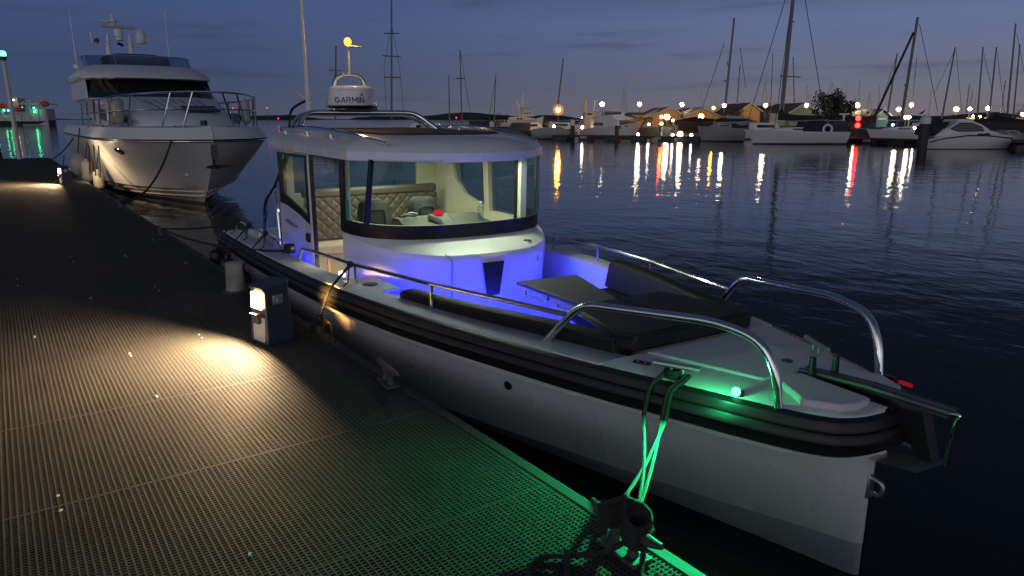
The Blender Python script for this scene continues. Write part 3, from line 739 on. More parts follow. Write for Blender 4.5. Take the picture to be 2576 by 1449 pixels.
def lettering(body, size, m, parent, origin, xdir, ydir, name='lettering', w=.085, gap=.30):
    """raised stroke letters lying in the plane through origin, centred on it"""
    X = Vector(xdir).normalized(); Y = Vector(ydir).normalized(); Z = X.cross(Y)
    tot = sum(GW[c] for c in body) + gap * (len(body) - 1); k = MB(); x0 = -tot / 2
    fz = lambda p, dz: Vector(origin) + (X * p[0] + Y * p[1]) * size + Z * dz
    for c in body:
        for st in GLY[c]:
            for p, q in zip(st, st[1:]):
                d = Vector((q[0] - p[0], q[1] - p[1])); d = d.normalized() if d.length > 0 else Vector((1, 0)); n_ = Vector((-d.y, d.x)) * w
                e = d * w * .6
                qd = [(p[0] + x0 - e.x + n_.x, p[1] - .5 - e.y + n_.y), (q[0] + x0 + e.x + n_.x, q[1] - .5 + e.y + n_.y), (q[0] + x0 + e.x - n_.x, q[1] - .5 + e.y - n_.y), (p[0] + x0 - e.x - n_.x, p[1] - .5 - e.y - n_.y)]
                k.loft([[fz(v, -.002) for v in qd], [fz(v, .0015) for v in qd]])
        x0 += GW[c] + gap
    return k.build(name, m, parent, 0)
fn = Vector((math.cos(RROT), math.sin(RROT), 0)); fx = Vector((-math.sin(RROT), math.cos(RROT), 0))
face = Vector((rc[0], rc[1], 0)) + fn * .2945
lettering('GARMIN', .066, M['black'], rd, face + fx * .045 + fn * .002 + Vector((0, 0, 2.735)), fx, Vector((0, 0, 1)) - fn * .08)
k = MB(); tp = face + fx * .205 + fn * .0; k.add([tp + Vector((0, 0, 2.785)) - fx * .018, tp + Vector((0, 0, 2.785)) + fx * .018, tp + Vector((0, 0, 2.832)) + fn * -.004, tp + Vector((0, 0, 2.785)) + fn * -.02], [(0, 1, 2), (1, 3, 2), (3, 0, 2), (0, 3, 1)]); k.build('triangle_mark', M['blue'], rd, 0)
# light hoop and anchor light
hoop = MB().tube(rnd([(-7.42, -.40, 2.58), (-7.42, -.37, 3.02), (-7.42, -.17, 3.075), (-7.42, .03, 3.03), (-7.42, .09, 2.58)], .14, 6), .022, 10).build('light_hoop', M['chrome'], boat)
MB().tube([(-7.42, -.16, 3.07), (-7.42, -.16, 3.40)], .016, 8).build('light_pole', M['pole'], hoop)
MB().box((-7.42, -.10, 3.415), (.09, .20, .012)).build('light_base', M['pole'], hoop, bevel=.004)
MB().ball((-7.42, -.165, 3.47), .050, 14, (1, 1, 1.15)).build('anchor_light', E_anch, hoop)
lamp('anchor_glow', 'POINT', (-7.34, -.165, 3.55), boat, 14, (1.0, .56, .14), .05)
# whip antenna
wa = MB().tube([(-7.30, -.77, 2.6), (-7.30, -.772, 2.95), (-7.30, -.78, 4.9)], [.034, .022, .013], 10).build('whip_antenna', M['white'], boat)
MB().tube([(-7.30, -.77, 2.72), (-7.30, -.90, 2.83)], .02, 8).build('ratchet_handle', M['white'], wa)
MB().tube(rnd([(-7.30, -.80, 2.72), (-7.28, -1.0, 2.62), (-7.15, -1.06, 2.40)], .1), .016, 6).build('cable', M['black'], wa)
# forward face details
fv = MB().prism([(-.16, 1.14), (.075, 1.14), (.035, .80), (-.10, .80)], 0, .02)
fv.v = [(-3.945 - (1.2 - y) * .075 + z - .004, x - .0, y) for x, y, z in fv.v]
fv.build('step_recess', M['black'], boat)
def plate(pos, n, r, name, m, prof=None):
    return MB().lathe(prof or [(r, -.01), (r, .006), (r * .85, .012), (0, .012)], pos, 20, Vector(n).to_track_quat('Z', 'Y').to_matrix()).build(name, m, boat)
pl = plate((-4.17, -.60, .93), (.84, -.5, .1), .045, 'shower_fitting', M['steel'])
MB().ball((-4.155, -.61, .93), .02, 10).build('tap', M['black'], pl)
sp = plate((-4.12, .56, 1.09), (.84, .45, .05), .05, 'speaker', M['gel'])
for k in range(5): MB().box((-4.105, .572, 1.065 + k * .012), (.012, .055 - abs(k - 2) * .012, .004), R(-58)).build('slot', M['black'], sp)
MB().lathe([(.0, .03), (.04, .028), (.062, .02), (.066, 0)][::-1], (-4.20, .50, 1.25), 20).build('deck_vent', M['chrome'], boat)
sm = MB(); pts = [(-4.02, -.47, 1.214), (-4.02, -.47, .62)]
sm.tube([(-4.36, -.50, 1.292), (-4.20, -.50, 1.256), (-4.055, -.49, 1.222), (-3.998, -.468, 1.19), (-4.03, -.465, .62)], .0045, 5)
sm.tube([(-4.36, -.50, 1.292), (-4.32, -.3, 1.292), (-4.29, 0.05, 1.287), (-4.15, .42, 1.252), (-4.06, .50, 1.218)], .0028, 5); sm.build('panel_seam', M['galv'], boat)
# ---- interior
MB().box((-6.3, 0, .462), (2.2, 2.05, .02)).build('cabin_floor', M['wood'], boat)
sf = MB(); sf.box((-7.08, -.05, .66), (.56, 1.95, .36)); sofa = sf.build('aft_bench', M['cream'], boat, bevel=.02)
MB().box((-7.02, -.05, .90), (.60, 1.95, .14)).build('seat_cushion', M['paper'], sofa, bevel=.03)
q = MB(); ny, nz = 168, 60; grid = []
for j in range(nz + 1):
    row = []
    for i in range(ny + 1):
        y = -.98 + 1.86 * i / ny; z = 1.0 + .52 * j / nz
        a, b = (y / .15 + z / .15), (y / .15 - z / .15)
        d = min(abs(a - round(a)), abs(b - round(b)))
        pf = 1 - math.exp(-(d / .10) ** 1.2)
        row.append((-7.02 + .022 * pf - .08 * (z - 1.0), y, z))
    grid.append(row)
q.loft(grid, closed=False); q.build('quilted_backrest', M['leather'], sofa, 80)
for y0, y1 in ((-.98, -.10), (-.085, .88)):
    MB().box((-7.10, (y0 + y1) / 2, 1.575), (.13, y1 - y0, .115)).build('bolster', M['leather'], sofa, bevel=.035)
for vy in (-.52, .10):
    sb = thing_part = MB()
    sb.loft([[(-5.85 - .06 * k, vy + x * w, z) for x, z, w in []] for k in ()]) if False else None
    rgs = []
    for x_, zc in ((-5.66, 0), (-5.70, .0), (-5.80, .0), (-5.83, 0)):
        e_ = .9 if x_ in (-5.66, -5.83) else 1.0
        rgs.append([(x_ - .18 * (z - 1.0), vy + y * e_, 1.3 + (z - 1.3) * (e_ if e_ < 1 else 1)) for y, z in ((-.20, .98), (.20, .98), (.205, 1.2), (.185, 1.46), (.15, 1.56), (.09, 1.60), (-.09, 1.60), (-.15, 1.56), (-.185, 1.46), (-.205, 1.2))])
    sb.loft(rgs); seat = sb.build('helm_seat', M['seatg'], boat, 50)
    k = MB(); k.tube(rnd([(-5.70, vy - .09, 1.28), (-5.735, vy - .085, 1.49), (-5.735, vy + .085, 1.49), (-5.70, vy + .09, 1.28)], .04), .009, 6); k.build('piping', M['black'], seat)
    MB().box((-5.55, vy, .95), (.42, .40, .13)).build('seat_base', M['seatg'], seat, bevel=.03)
    MB().tube([(-5.6, vy, .46), (-5.6, vy, .9)], .05, 10).build('seat_leg', M['steel'], seat)
ds = MB()
ds.loft([[(u, v, z) for u, z in ((-5.02, .6), (-5.02, 1.44), (-4.97, 1.50), (-4.83, 1.50), (-4.76, 1.46), (-4.50, 1.44), (-4.42, 1.40), (-4.42, .6))] for v in (-.66, -.62, .26, .31)])
dash = ds.build('dashboard', M['dash'], boat, 30, bevel=.015)
MB().loft([[(-4.81, -.34, 1.49), (-4.45, -.30, 1.43), (-4.45, -.12, 1.43), (-4.81, -.06, 1.49)], [(-4.84, -.31, 1.53), (-4.62, -.27, 1.50), (-4.62, -.15, 1.50), (-4.84, -.09, 1.53)]]).build('binnacle', M['dash'], dash, bevel=.01)
MB().lathe([(.055, 0), (.054, .02), (.04, .036), (.016, .045), (0, .046)], (-4.80, -.21, 1.525), 16).build('compass', E_comp, dash)
MB().tube(rnd([(-4.88, -.60, 1.52), (-4.86, -.5, 1.555), (-4.86, -.42, 1.535)], .03), .008, 6).build('grab_handle', M['steel'], dash)
MB().tube([(-5.02 + .10 * math.sin(a), -.50 + .17 * math.cos(a), 1.36 + .16 * math.sin(a)) for a in [2 * PI * i / 24 for i in range(24)]], .012, 8, True).build('steering_wheel', M['black'], dash)
st_ = MB().box((-5.10, -1.087, 1.60), (.10, .004, .20)).build('window_sticker', M['sticker'], boat)
cb = MB().box((-5.5, -.78, .66), (.42, .5, .36)).build('cabinet', M['white'], boat, bevel=.02)
MB().box((-5.72, -.78, .70), (.012, .40, .24)).build('lit_panel', E_cab, cb)
ce = MB()
for u, v in ((-5.0, .35), (-5.9, -.4), (-5.9, .45), (-6.7, 0)): ce.lathe([(.05, 0), (.05, .012), (0, .012)], (u, v, 2.092), 14)
ce.build('ceiling_lamp', E_ceil, boat)
lamp('cabin_light', 'AREA', (-5.55, .1, 2.07), boat, 15, (1.0, .98, .70), .9, (0, 0, -1))
lamp('cabin_light_front', 'AREA', (-4.36, .0, 2.085), boat, 15, (1.0, 1.0, .70), .95, (.25, 0, -1), None, .08)
lamp('cabin_light_rear', 'AREA', (-6.7, -.1, 2.07), boat, 11, (1.0, .97, .70), .7, (0, 0, -1))
lamp('door_step_light', 'AREA', (-5.6, -1.0, .90), boat, 4, (1.0, .85, .55), .2, (-.2, 0, -1))
# ---- bow cockpit
for s in (-1, 1):
    ua = -3.60 if s < 0 else -3.48
    st = [ua, ua + .08, -3.0, -2.6, -2.1, -1.7, -1.42]
    rg = []
    for i, u in enumerate(st):
        b = bi(u) + .05; k = .75 if i in (0,) else 1
        tp = (1.085 if s < 0 else 1.14) + (.05 if s < 0 else .01) * (u - ua) / 2.2 - (0.02 if i == 0 else 0)
        rg.append([(u, s * b, tp - .02), (u, s * (b - .04), tp), (u, s * (b - .10), tp), (u, s * (b - .145), tp - .03), (u, s * (b - .20), .86), (u, s * (b - .05), .86)])
    MB().loft(rg).build('backrest', M['vinyl'], boat, 50, bevel=.012)
    rg = []
    for u in (ua + .05, -2.9, -2.4, -1.9, -1.4):
        b = bi(u) - .02; w = max(.05, b - .42) if u > -2.0 else b - .42
        w = max(.02, min(w, b - .1))
        rg.append([(u, s * b, .74), (u, s * b, .86), (u, s * w, .86), (u, s * w, .74)])
    MB().loft(rg).build('seat_cushion', M['vinyl'], boat, 30, bevel=.015)
    rg = [[(p[0], p[1], p[2] - (.001 if p[2] > .8 else 0)) for p in r] for r in [[(u, s * (bfl(u) - .02), .45), (u, s * (bfl(u) - .02), .735), (u, s * max(.04, bi(u) - .46), .735), (u, s * max(.04, bi(u) - .46), .45)] for u in (ua + .05, -2.9, -2.4, -1.9, -1.4)]]
    MB().loft(rg).build('seat_locker', M['gel'], boat, 30)
pad = MB().prism([(-1.30, -.55), (-1.30, .55), (-1.45, .62), (-2.15, .45), (-2.15, -.45), (-1.45, -.62)], 1.03, 1.155).build('sun_pad', M['vinyl'], boat, bevel=.03)
k = MB(); k.tube([(-1.32, 0, 1.156), (-2.13, 0, 1.156)], .005, 5); k.tube([(-1.285, -.53, 1.128), (-1.285, .53, 1.128)], .006, 5); k.tube([(-1.31, -.565, 1.13), (-1.45, -.63, 1.13), (-2.14, -.46, 1.13)], .006, 5); k.tube([(-1.31, .565, 1.13), (-1.45, .63, 1.13), (-2.14, .46, 1.13)], .006, 5)
k.build('piping', M['black'], pad)
MB().prism([(-1.34, -.38), (-1.34, .38), (-2.1, .4), (-2.1, -.4)], .45, 1.02).build('pad_locker', M['gel'], boat)
tb = MB().prism([(-3.50, -.06), (-3.45, .60), (-2.33, .26), (-2.26, -.06)], .995, 1.03)
table = tb.build('cockpit_table', M['table'], boat, bevel=.006)
MB().tube([(-2.9, .2, .45), (-2.9, .2, .99)], .045, 10).build('table_leg', M['steel'], table)
for uu in (-3.35, -2.85):
    MB().tube(rnd([(uu, -.04, .985), (uu, -.055, .93), (uu + .34, -.045, .93), (uu + .34, -.035, .985)], .04), .012, 8).build('grab_handle', M['chrome'], table)
bx = MB(); bx.box((-3.05, .16, .72), (.72, .26, .50)); bx.build('console_locker', M['gel'], boat, bevel=.02)
MB().box((-4.30, -1.18, .975), (.62, .34, .03)).build('boarding_step', M['deck'], boat, bevel=.01)
MB().lathe([(.07, 0), (.07, .008), (0, .010)], (-4.25, -1.20, .992), 16).build('step_fitting', M['black'], boat)
# blue courtesy LEDs along the cockpit sole
led = MB()
led.tube([(-3.9, -.95, .50), (-3.2, -.78, .50), (-2.4, -.55, .50)], .006, 5); led.tube([(-3.9, 1.12, .5), (-3.3, .86, .5), (-2.4, .55, .5)], .006, 5)
led.tube([(-3.86, -.40, .48), (-3.84, .40, .48)], .006, 5)
led.build('led_strip', E_blue, boat)
BL = (0.012, 0.016, 1.0)
lamp('blue_deck_light', 'AREA', (-3.55, .0, .52), boat, 12, BL, 1.3, (-.9, 0, .32), R(170), .06).rotation_euler
lamp('blue_deck_light', 'AREA', (-3.72, -.85, .55), boat, 9, BL, .5, (-.85, .15, .3), R(170), .06)
lamp('blue_deck_light', 'AREA', (-3.60, .75, .55), boat, 17, BL, .5, (-.3, .75, .3), R(175), .06)
lamp('blue_deck_light', 'POINT', (-4.6, -1.22, .62), boat, 3.5, BL, .04)
lamp('blue_deck_light', 'POINT', (-3.2, -.30, .62), boat, 6, BL, .04)
lamp('blue_deck_light', 'AREA', (-6.5, -1.27, .56), boat, 9, BL, 1.0, (0, 1, .5), R(170), .05)
lamp('blue_deck_light', 'POINT', (-8.0, -.6, .7), boat, 8, BL, .05)
MB().box((-8.35, -.75, .70), (.7, .8, .5)).build('aft_seat', M['white'], boat, bevel=.03)
# water bottle on the dash
t = thing('water_bottle', 'clear plastic water bottle standing on the dashboard behind the windscreen', 'bottle', (-4.62, .20, 1.448))
MB().lathe([(.0, 0), (.032, .003), (.034, .05), (.030, .07), (.034, .09), (.033, .14), (.014, .175), (.013, .19), (0, .19)], seg=14).build('body', M['bottle'], t)
MB().lathe([(.016, .188), (.016, .205), (0, .206)], seg=12).build('cap', M['white'], t)

# ------------------------------------------------------------------ ropes and fenders of the cabin boat
def rope(path, r, m, label, cat='rope', name='mooring_rope', group=None):
    return tag(MB().tube(path, r, 7).build(name, m), label, cat, group)
CL = Vector((-.88, -.60, 1.07)); BC = DK(-2.05, -.19, .13)
k = MB(); kd = MB()
for (dx, ex, mx_) in ((-.06, .03, .07), (.07, -.12, -.02), (.05, .02, .04)):
    a = CL + Vector((dx, dx * .5, -.03)); e1 = Vector((a.x + .01, -bdk(a.x) - .065, .985)); e2 = Vector((a.x + .01, -bdk(a.x) - .10, .80))
    m_ = (e2 + BC) / 2 + Vector((mx_, 0, -.01))
    kd.tube(rnd([a, a + Vector((.01, -.06, -.03)), e1, e2], .06), .014, 7)
    k.tube(rnd([e2, m_, BC + Vector((ex, .03, 0))], .25, 6), .0105, 7)
for i in range(3):
    kd.tube([CL + Vector((.05 * math.cos(a) - .02, .05 * math.sin(a), -.05 + i * .018)) for a in [2 * PI * j / 12 for j in range(12)]], .010, 6, True)
t = thing('mooring_rope', 'bow mooring rope hanging from the deck cleat to the green lit dock cleat', 'rope', (0, 0, 0), 0, 'mooring ropes of the near boat')
k.build('line', M['grope'], t); kd.build('snubber', M['rope'], t)
#tag(k.build('mooring_rope', M['grope']), 'bow mooring rope hanging from the deck cleat to the green lit dock cleat', 'rope', 'mooring ropes of the near boat')
k = MB(); rr = random.Random(5)
ax = PM @ Vector((1, 0, 0)); ay = PM @ Vector((0, 1, 0))
base = DK(-2.05, -.19, 0)
for i in range(7):
    sgn = 1 if i % 2 else -1
    P = []
    for j in range(17):
        t_ = 2 * PI * j / 16; x = .115 * math.sin(t_); y = sgn * .07 * math.sin(2 * t_); zz_ = .125 + i * .022 + .02 * math.cos(t_ * 2) - .05 * abs(math.sin(t_)) * (i > 3)
        P.append(base + ax * (x * rr.uniform(.9, 1.1)) + ay * y + Vector((0, 0, zz_)))
    k.tube(P[:-1], .0155, 7, True)
tail = [(.05, -.04, .10), (.0, -.16, .05), (-.10, -.28, .022), (-.20, -.44, .02), (-.16, -.60, .02), (-.06, -.66, .02), (.02, -.60, .02), (.03, -.48, .021), (-.05, -.40, .045), (-.12, -.34, .05)]
pp = [base + ax * x * .9 + ay * y * .72 + Vector((0, 0, z)) for x, y, z in tail]
k.tube(rnd(pp, .09), .0125, 7)
tl2 = [(.10, .03, .12), (.16, -.05, .06), (.22, -.12, .025), (.30, -.10, .02), (.34, -.16, .02)]
k.tube(rnd([base + ax * x + ay * y + Vector((0, 0, z)) for x, y, z in tl2], .06), .0125, 7)
tag(k.build('rope_coil', M['rope']), 'thick dark rope turns and loose loop on the nearest dock cleat', 'rope')
c13 = DK(-13.1, -.16, .12)
rope(sag(c13, (-9.0, -1.46, 1.0), .03), .016, M['rope'], 'short dark stern rope from the far cleat up to the boat stern', group='mooring ropes of the near boat')
rope(sag(c13, (-6.18, -1.46, 1.04), .10, 14), .016, M['rope'], 'long dark spring rope running low along the hull to the side cleat', group='mooring ropes of the near boat')
kb = MB()
for i in range(4): kb.tube([Vector((-6.18 + .07 * math.sin(a) * (1 - .1 * i), -1.42 + .05 * math.cos(a), 1.03 + i * .022)) for a in [2 * PI * j / 10 for j in range(10)]], .017, 6, True)
tag(kb.build('rope_coil', M['rope']), 'small dark rope knot on the side deck cleat by the sliding door', 'rope')
def fender(u, label):
    v = -(bdk(u) + .17); t = thing('fender', label, 'fender', (u, v, 0), 0, 'black fenders on the near boat')
    MB().lathe([(.0, .16), (.05, .17), (.10, .22), (.105, .58), (.09, .66), (.035, .70), (.03, .74), (0, .74)], seg=16).build('body', M['rubber'], t)
    g = MB(); zt = zdk(u)
    g.tube(rnd([(0, 0, .74), (0, .05, zt - .12), (.0, .105, zt + .0), (0.0, .30, zt + .20)], .05), .009, 6)
    g.tube(rnd([(0.015, 0, .74), (.05, .04, zt - .12), (.06, .10, zt + .02), (0.02, .31, zt + .20)], .05), .008, 6)
    g.ball((0, .31, zt + .205), .035, 8); g.tube([(0, .3, zt + .2), (.06, .26, zt + .05), (.10, .2, zt + .03)], .007, 5)
    g.build('lanyard', M['rope'], t)
fender(-4.34, 'black fender tied to the side rail by the near lit pedestal')
fender(-7.0, 'black fender hanging from the aft rail nearest the sliding door')
fender(-7.95, 'black fender in the middle of the aft rail')
fender(-8.75, 'black fender hanging at the very stern of the near boat')

# ------------------------------------------------------------------ the large motor yacht moored ahead on the pontoon
YO = Vector((-21.33, .09, 0)); YR = R(3.3)
yacht = thing('motor_yacht', 'large white flybridge motor yacht moored bow on behind the cabin boat', 'motor yacht', YO, YR)
yacht.scale = (1, 1.055, 1.0)
def YW(x, y, z): return YO + Matrix.Rotation(YR, 3, 'Z') @ Vector((x, y, z))
ys = [0, .02, .05, .1, .18, .28, .4, .6, .9, 1.3, 1.8, 2.5, 3.4, 4.5, 6, 8, 10.5, 13, 16]
LV = {
 2.26: (1.72, curve([(0, .006), (.12, .38), (.4, .85), (1, 1.35), (2.2, 1.85), (4, 2.12), (7, 2.22), (16, 2.15)])),
 1.95: (1.93, curve([(0, .006), (.12, .42), (.4, .93), (1, 1.48), (2.5, 2.08), (4.5, 2.32), (7, 2.38), (16, 2.3)])),
 1.87: (1.88, curve([(0, .006), (.12, .38), (.4, .88), (1, 1.43), (2.5, 2.04), (4.5, 2.29), (7, 2.35), (16, 2.28)])),
 1.28: (1.45, curve([(0, .006), (.5, .60), (1.2, 1.12), (2.5, 1.72), (4.5, 2.10), (7, 2.22), (16, 2.2)])),
 1.24: (1.42, curve([(0, .006), (.5, .56), (1.2, 1.08), (2.5, 1.68), (4.5, 2.07), (7, 2.20), (16, 2.18)])),
 .75: (.92, curve([(0, .006), (.5, .38), (1.2, .82), (2.5, 1.40), (4.5, 1.88), (7, 2.08), (16, 2.1)])),
 .48: (.62, curve([(0, .006), (.5, .32), (1.2, .72), (2.5, 1.28), (4.5, 1.78), (7, 2.0), (16, 2.04)])),
 .44: (.58, curve([(0, .006), (.5, .25), (1.2, .60), (2.5, 1.14), (4.5, 1.64), (7, 1.9), (16, 1.96)])),
 .06: (.06, curve([(0, .01), (.8, .17), (2, .5), (4, 1.0), (7, 1.5), (14, 1.8), (16, 1.8)])),
}
def yring(d, keys):
    out = []
    for z in keys:
        us_, f = LV[z]; s_ = d / 16; u = us_ + (-14.0 - us_) * s_
        out.append((u, f(d), z))
    return out + [(u, -b, z) for u, b, z in out[::-1]]
MB().loft([yring(d, [1.87, 1.28, 1.24, .75, .48, .44, .06]) for d in ys], closed=False).build('hull', M['yhull'], yacht, 25)
MB().loft([yring(d, [.06]) [:1] + [(yring(d, [.06])[0][0] - .3, 0, -.6)] + yring(d, [.06])[1:] for d in ys], closed=False).build('hull_bottom', M['boot'], yacht, 40)
MB().loft([yring(d, [2.26, 2.22, 1.95][::1] if False else [2.26, 1.95]) for d in ys], closed=False).build('bulwark', M['ygrey'], yacht, 50)
MB().loft([yring(d, [1.95, 1.87]) for d in ys], closed=False).build('rubbing_strake', M['black'], yacht, 30)
st_ = MB()
for s in (1, -1): st_.tube([(LV[1.95][0] + (-14 - LV[1.95][0]) * d / 16 + .01, s * (LV[1.95][1](d) + .012), 1.90) for d in ys], .014, 6)
st_.build('steel_strip', M['chrome'], yacht)
MB().loft([[(1.72 + (-14 - 1.72) * d / 16, k * LV[2.26][1](d), 2.26 + .06 * (1 - k * k)) for k in (-1, -.6, 0, .6, 1)] for d in ys], closed=False).build('foredeck', M['ygrey'], yacht, 50)
for z0, z1, u1 in ((.40, .30, .45), (.25, .12, .2)):
    k = MB()
    for s in (1, -1):
        pts = []
        for d in (0.05, .5, 1.2, 2.5, 4.5, 7):
            z = z0 + (z1 - z0) * d / 7; us_ = .06 + (.62 - .06) * (z - .06) / .42
            b = LV[.06][1](d) * (1 - (z - .06) / .42) + LV[.44][1](d) * (z - .06) / .42
            pts.append((us_ + (-14 - us_) * d / 16 + .02, s * (b + .02), z))
        k.tube(pts, .03, 5)
    k.build('spray_rail', M['yhull'], yacht)
def plan(uf, ua, w, z, p=2.4, n=14, fr_=2.0):
    """outline of a cabin level: rounded front reaching uf, straight sides back to ua"""
    half = []
    for i in range(n + 1):
        a = PI / 2 * i / n
        x = uf - fr_ * (1 - math.cos(a) ** (2 / p)); y = w * math.sin(a) ** (2 / p)
        half.append((x, y, z))
    half.append((ua, w * .97, z))
    return half[::-1][:-1] + [(x, -y, z) for x, y, z in half]
CRf = [(.45, 1.35, 2.24), (.35, 1.40, 2.38), (-.6, 1.52, 2.66), (-2.2, 1.72, 2.94), (-3.9, 1.92, 3.17), (-4.5, 1.96, 3.23)]
MB().loft([plan(u, -12, w, z, 2.2, 14, 2.6) for u, w, z in CRf]).build('coachroof', M['ygrey'], yacht, 50)
MB().loft([plan(u, -12, w, z, 2.6, 14, 2.0) for u, w, z in ((-4.62, 1.94, 3.225), (-5.85, 1.88, 3.87))]).build('windscreen', M['tint'], yacht, 50)
k = MB()
for a in (-.62, -.2, .24, .64):
    L0 = plan(-4.62, -12, 1.94, 3.225, 2.6, 14, 2.0); L1 = plan(-5.85, -12, 1.88, 3.87, 2.6, 14, 2.0)
    i = min(range(len(L0)), key=lambda q: abs(L0[q][1] - a * 1.94) + (9 if L0[q][0] < -8 else 0))
    k.tube([Vector(L0[i]) + Vector((.02, 0, .01)), Vector(L1[i]) + Vector((.02, 0, 0))], .028, 6)
k.build('windscreen_mullion', M['black'], yacht)
for s in (-1, 1):
    k = MB(); k.loft([[(-7.3, s * 1.985, 3.2), (-6.3, s * 1.965, 3.2), (-7.0, s * 1.92, 3.9), (-7.6, s * 1.94, 3.9)], [(-12, s * 1.99, 3.2), (-11.9, s * 1.99, 3.2), (-11.9, s * 1.95, 3.9), (-12, s * 1.95, 3.9)]])
    k.build('house_side', M['ygrey'], yacht)
    k = MB(); k.loft([[(-.9, s * 1.48, 2.45), (-2.6, s * 1.72, 2.32), (-2.6, s * 1.73, 2.36)], [(-2.4, s * 1.62, 2.66), (-4.5, s * 1.9, 2.84), (-4.5, s * 1.9, 2.5)]]); k.build('side_window', M['tint'], yacht)
BRf = [(-5.45, 1.96, 3.845), (-5.35, 2.03, 3.88), (-5.45, 2.06, 3.95), (-5.9, 2.03, 4.12), (-6.6, 1.90, 4.32), (-7.0, 1.78, 4.40), (-7.6, 1.6, 4.42)]
MB().loft([plan(u, -12.3, w, z, 2.6, 14, 2.2) for u, w, z in BRf]).build('flybridge_moulding', M['ygrey'], yacht, 50)
L0, L1 = plan(-6.95, -10.5, 1.74, 4.40, 2.6, 14, 2.0), plan(-7.45, -10.5, 1.78, 4.76, 2.6, 14, 2.0)
MB().loft([L0[:-1][1:], L1[:-1][1:]], closed=False).build('flybridge_screen', M['glassd'], yacht, 60)
k = MB().tube(L1[1:-1], .022, 6)
for i in (6, 11, 19, 24): k.tube([L0[i], L1[i]], .016, 6)
k.build('screen_rail', M['chrome'], yacht)
MB().loft([plan(-7.75, -8.6, .95, 4.42, 3, 8, .5), plan(-7.85, -8.6, .93, 4.70, 3, 8, .5), plan(-8.0, -8.6, .80, 4.80, 3, 8, .5)]).build('helm_cover', M['sailw'], yacht, 50)
MB().loft([plan(-8.65, -10.2, 1.15, 4.42, 3, 8, .5), plan(-8.7, -10.2, 1.1, 4.80, 3, 8, .5), plan(-8.9, -10.2, .7, 4.93, 3, 8, .5)]).build('flybridge_cover', M['black'], yacht, 50)
# aerial mast
am = MB()
for y0, y1 in ((-.60, -.56), (.20, .20)): am.tube([(-11.5, y0, 4.4), (-11.5, y0 * .97, 5.2), (-11.45, y1, 5.86)], [.13, .10, .055], 10)
am.tube([(-11.5, -.56, 5.42), (-11.5, -1.10, 5.47)], .035, 8); am.tube([(-11.5, -1.09, 5.47), (-11.5, -1.14, 5.92)], [.05, .035], 8)
am.tube([(-11.5, .2, 5.42), (-11.5, .66, 5.42)], .035, 8); am.tube([(-11.5, .6, 5.42), (-11.5, .6, 5.55)], .03, 8)
am.tube([(-11.5, -.57, 5.60), (-11.5, -.2, 5.63), (-11.5, .2, 5.60)], .025, 6)
arch = am.build('aerial_mast', M['ygrey'], yacht, 50)
MB().lathe([(.0, 5.52), (.17, 5.54), (.21, 5.64), (.205, 5.85), (.15, 6.02), (.06, 6.08), (0, 6.085)], (-11.5, .60, 0), 18).build('satellite_dome', M['ygrey'], arch, 60)
k = MB(); k.lathe([(.14, 5.63), (.14, 5.76), (.17, 5.78), (.17, 6.02), (.14, 6.08), (0, 6.08)], (-11.5, -.17, 0), 16); k.build('radar_pedestal', M['ygrey'], arch)
k = MB(); k.box((-11.5, -.17, 6.16), (.14, 1.22, .12), R(8)); k.build('radar_scanner', M['paper'], arch, bevel=.03)
k = MB(); k.tube([(-11.5, -.32, 6.22), (-11.5, -.32, 6.30)], .09, 12); k.lathe([(.13, 6.30), (.16, 6.36), (.15, 6.44), (.05, 6.48), (.05, 6.62), (0, 6.62)], (-11.5, -.32, 0), 14); k.build('masthead_light', M['ygrey'], arch)
MB().tube([(-11.42, -.78, 6.33), (-11.42, -.5, 6.33)], .055, 10).build('horn', M['ygrey'], arch)
MB().tube([(-11.46, -.96, 5.57), (-11.32, -.96, 5.57)], .09, 14).build('searchlight', M['dash'], arch)
MB().tube([(-11.4, -.25, 5.50), (-11.3, -.1, 5.42)], .06, 8).build('floodlight', M['black'], arch)
MB().tube([(-8.0, .92, 4.45), (-8.0, .92, 6.50)], [.026, .012], 6).build('whip_antenna', M['white'], yacht)
MB().tube([(-8.0, -2.02, 4.3), (-8.0, -2.04, 6.25)], [.026, .012], 6).build('whip_antenna', M['white'], yacht)
MB().ball((-7.9, -2.05, 4.32), .10, 10).build('side_lamp_housing', M['ygrey'], yacht)
# pulpit and guard rails
def ytop(d, s, zz_, out_=0.02):
    us_, f = LV[2.26]; return ((us_ + (-14 - us_) * d / 16) + (.10 if d < .3 else 0), s * (f(d) - .10 + out_), zz_)
top_, midr = [], []
for d in (9.5, 7.5, 6, 4.5, 3.2, 2.2, 1.4, .8, .4, .15): top_.append(ytop(d, -1, 3.08 + .14 * max(0, 1 - d / 4))); midr.append(ytop(d, -1, 2.68 + .08 * max(0, 1 - d / 4)))
top_ += [(x, -y, z) for x, y, z in top_[::-1]]; midr += [(x, -y, z) for x, y, z in midr[::-1]]
gr = MB().tube(top_, .028, 8).tube(midr, .02, 6).build('guard_rail', M['chrome'], yacht)
for s in (-1, 1):
    for d in (9.0, 7.2, 5.6, 4.6, 3.3, 1.9, .7, .3):
        a = ytop(d, s, 2.27); b = ytop(max(.15, d - .25), s, 3.08 + .14 * max(0, 1 - d / 4))
        MB().tube([a, b], .025, 7).build('stanchion', M['chrome'], gr)
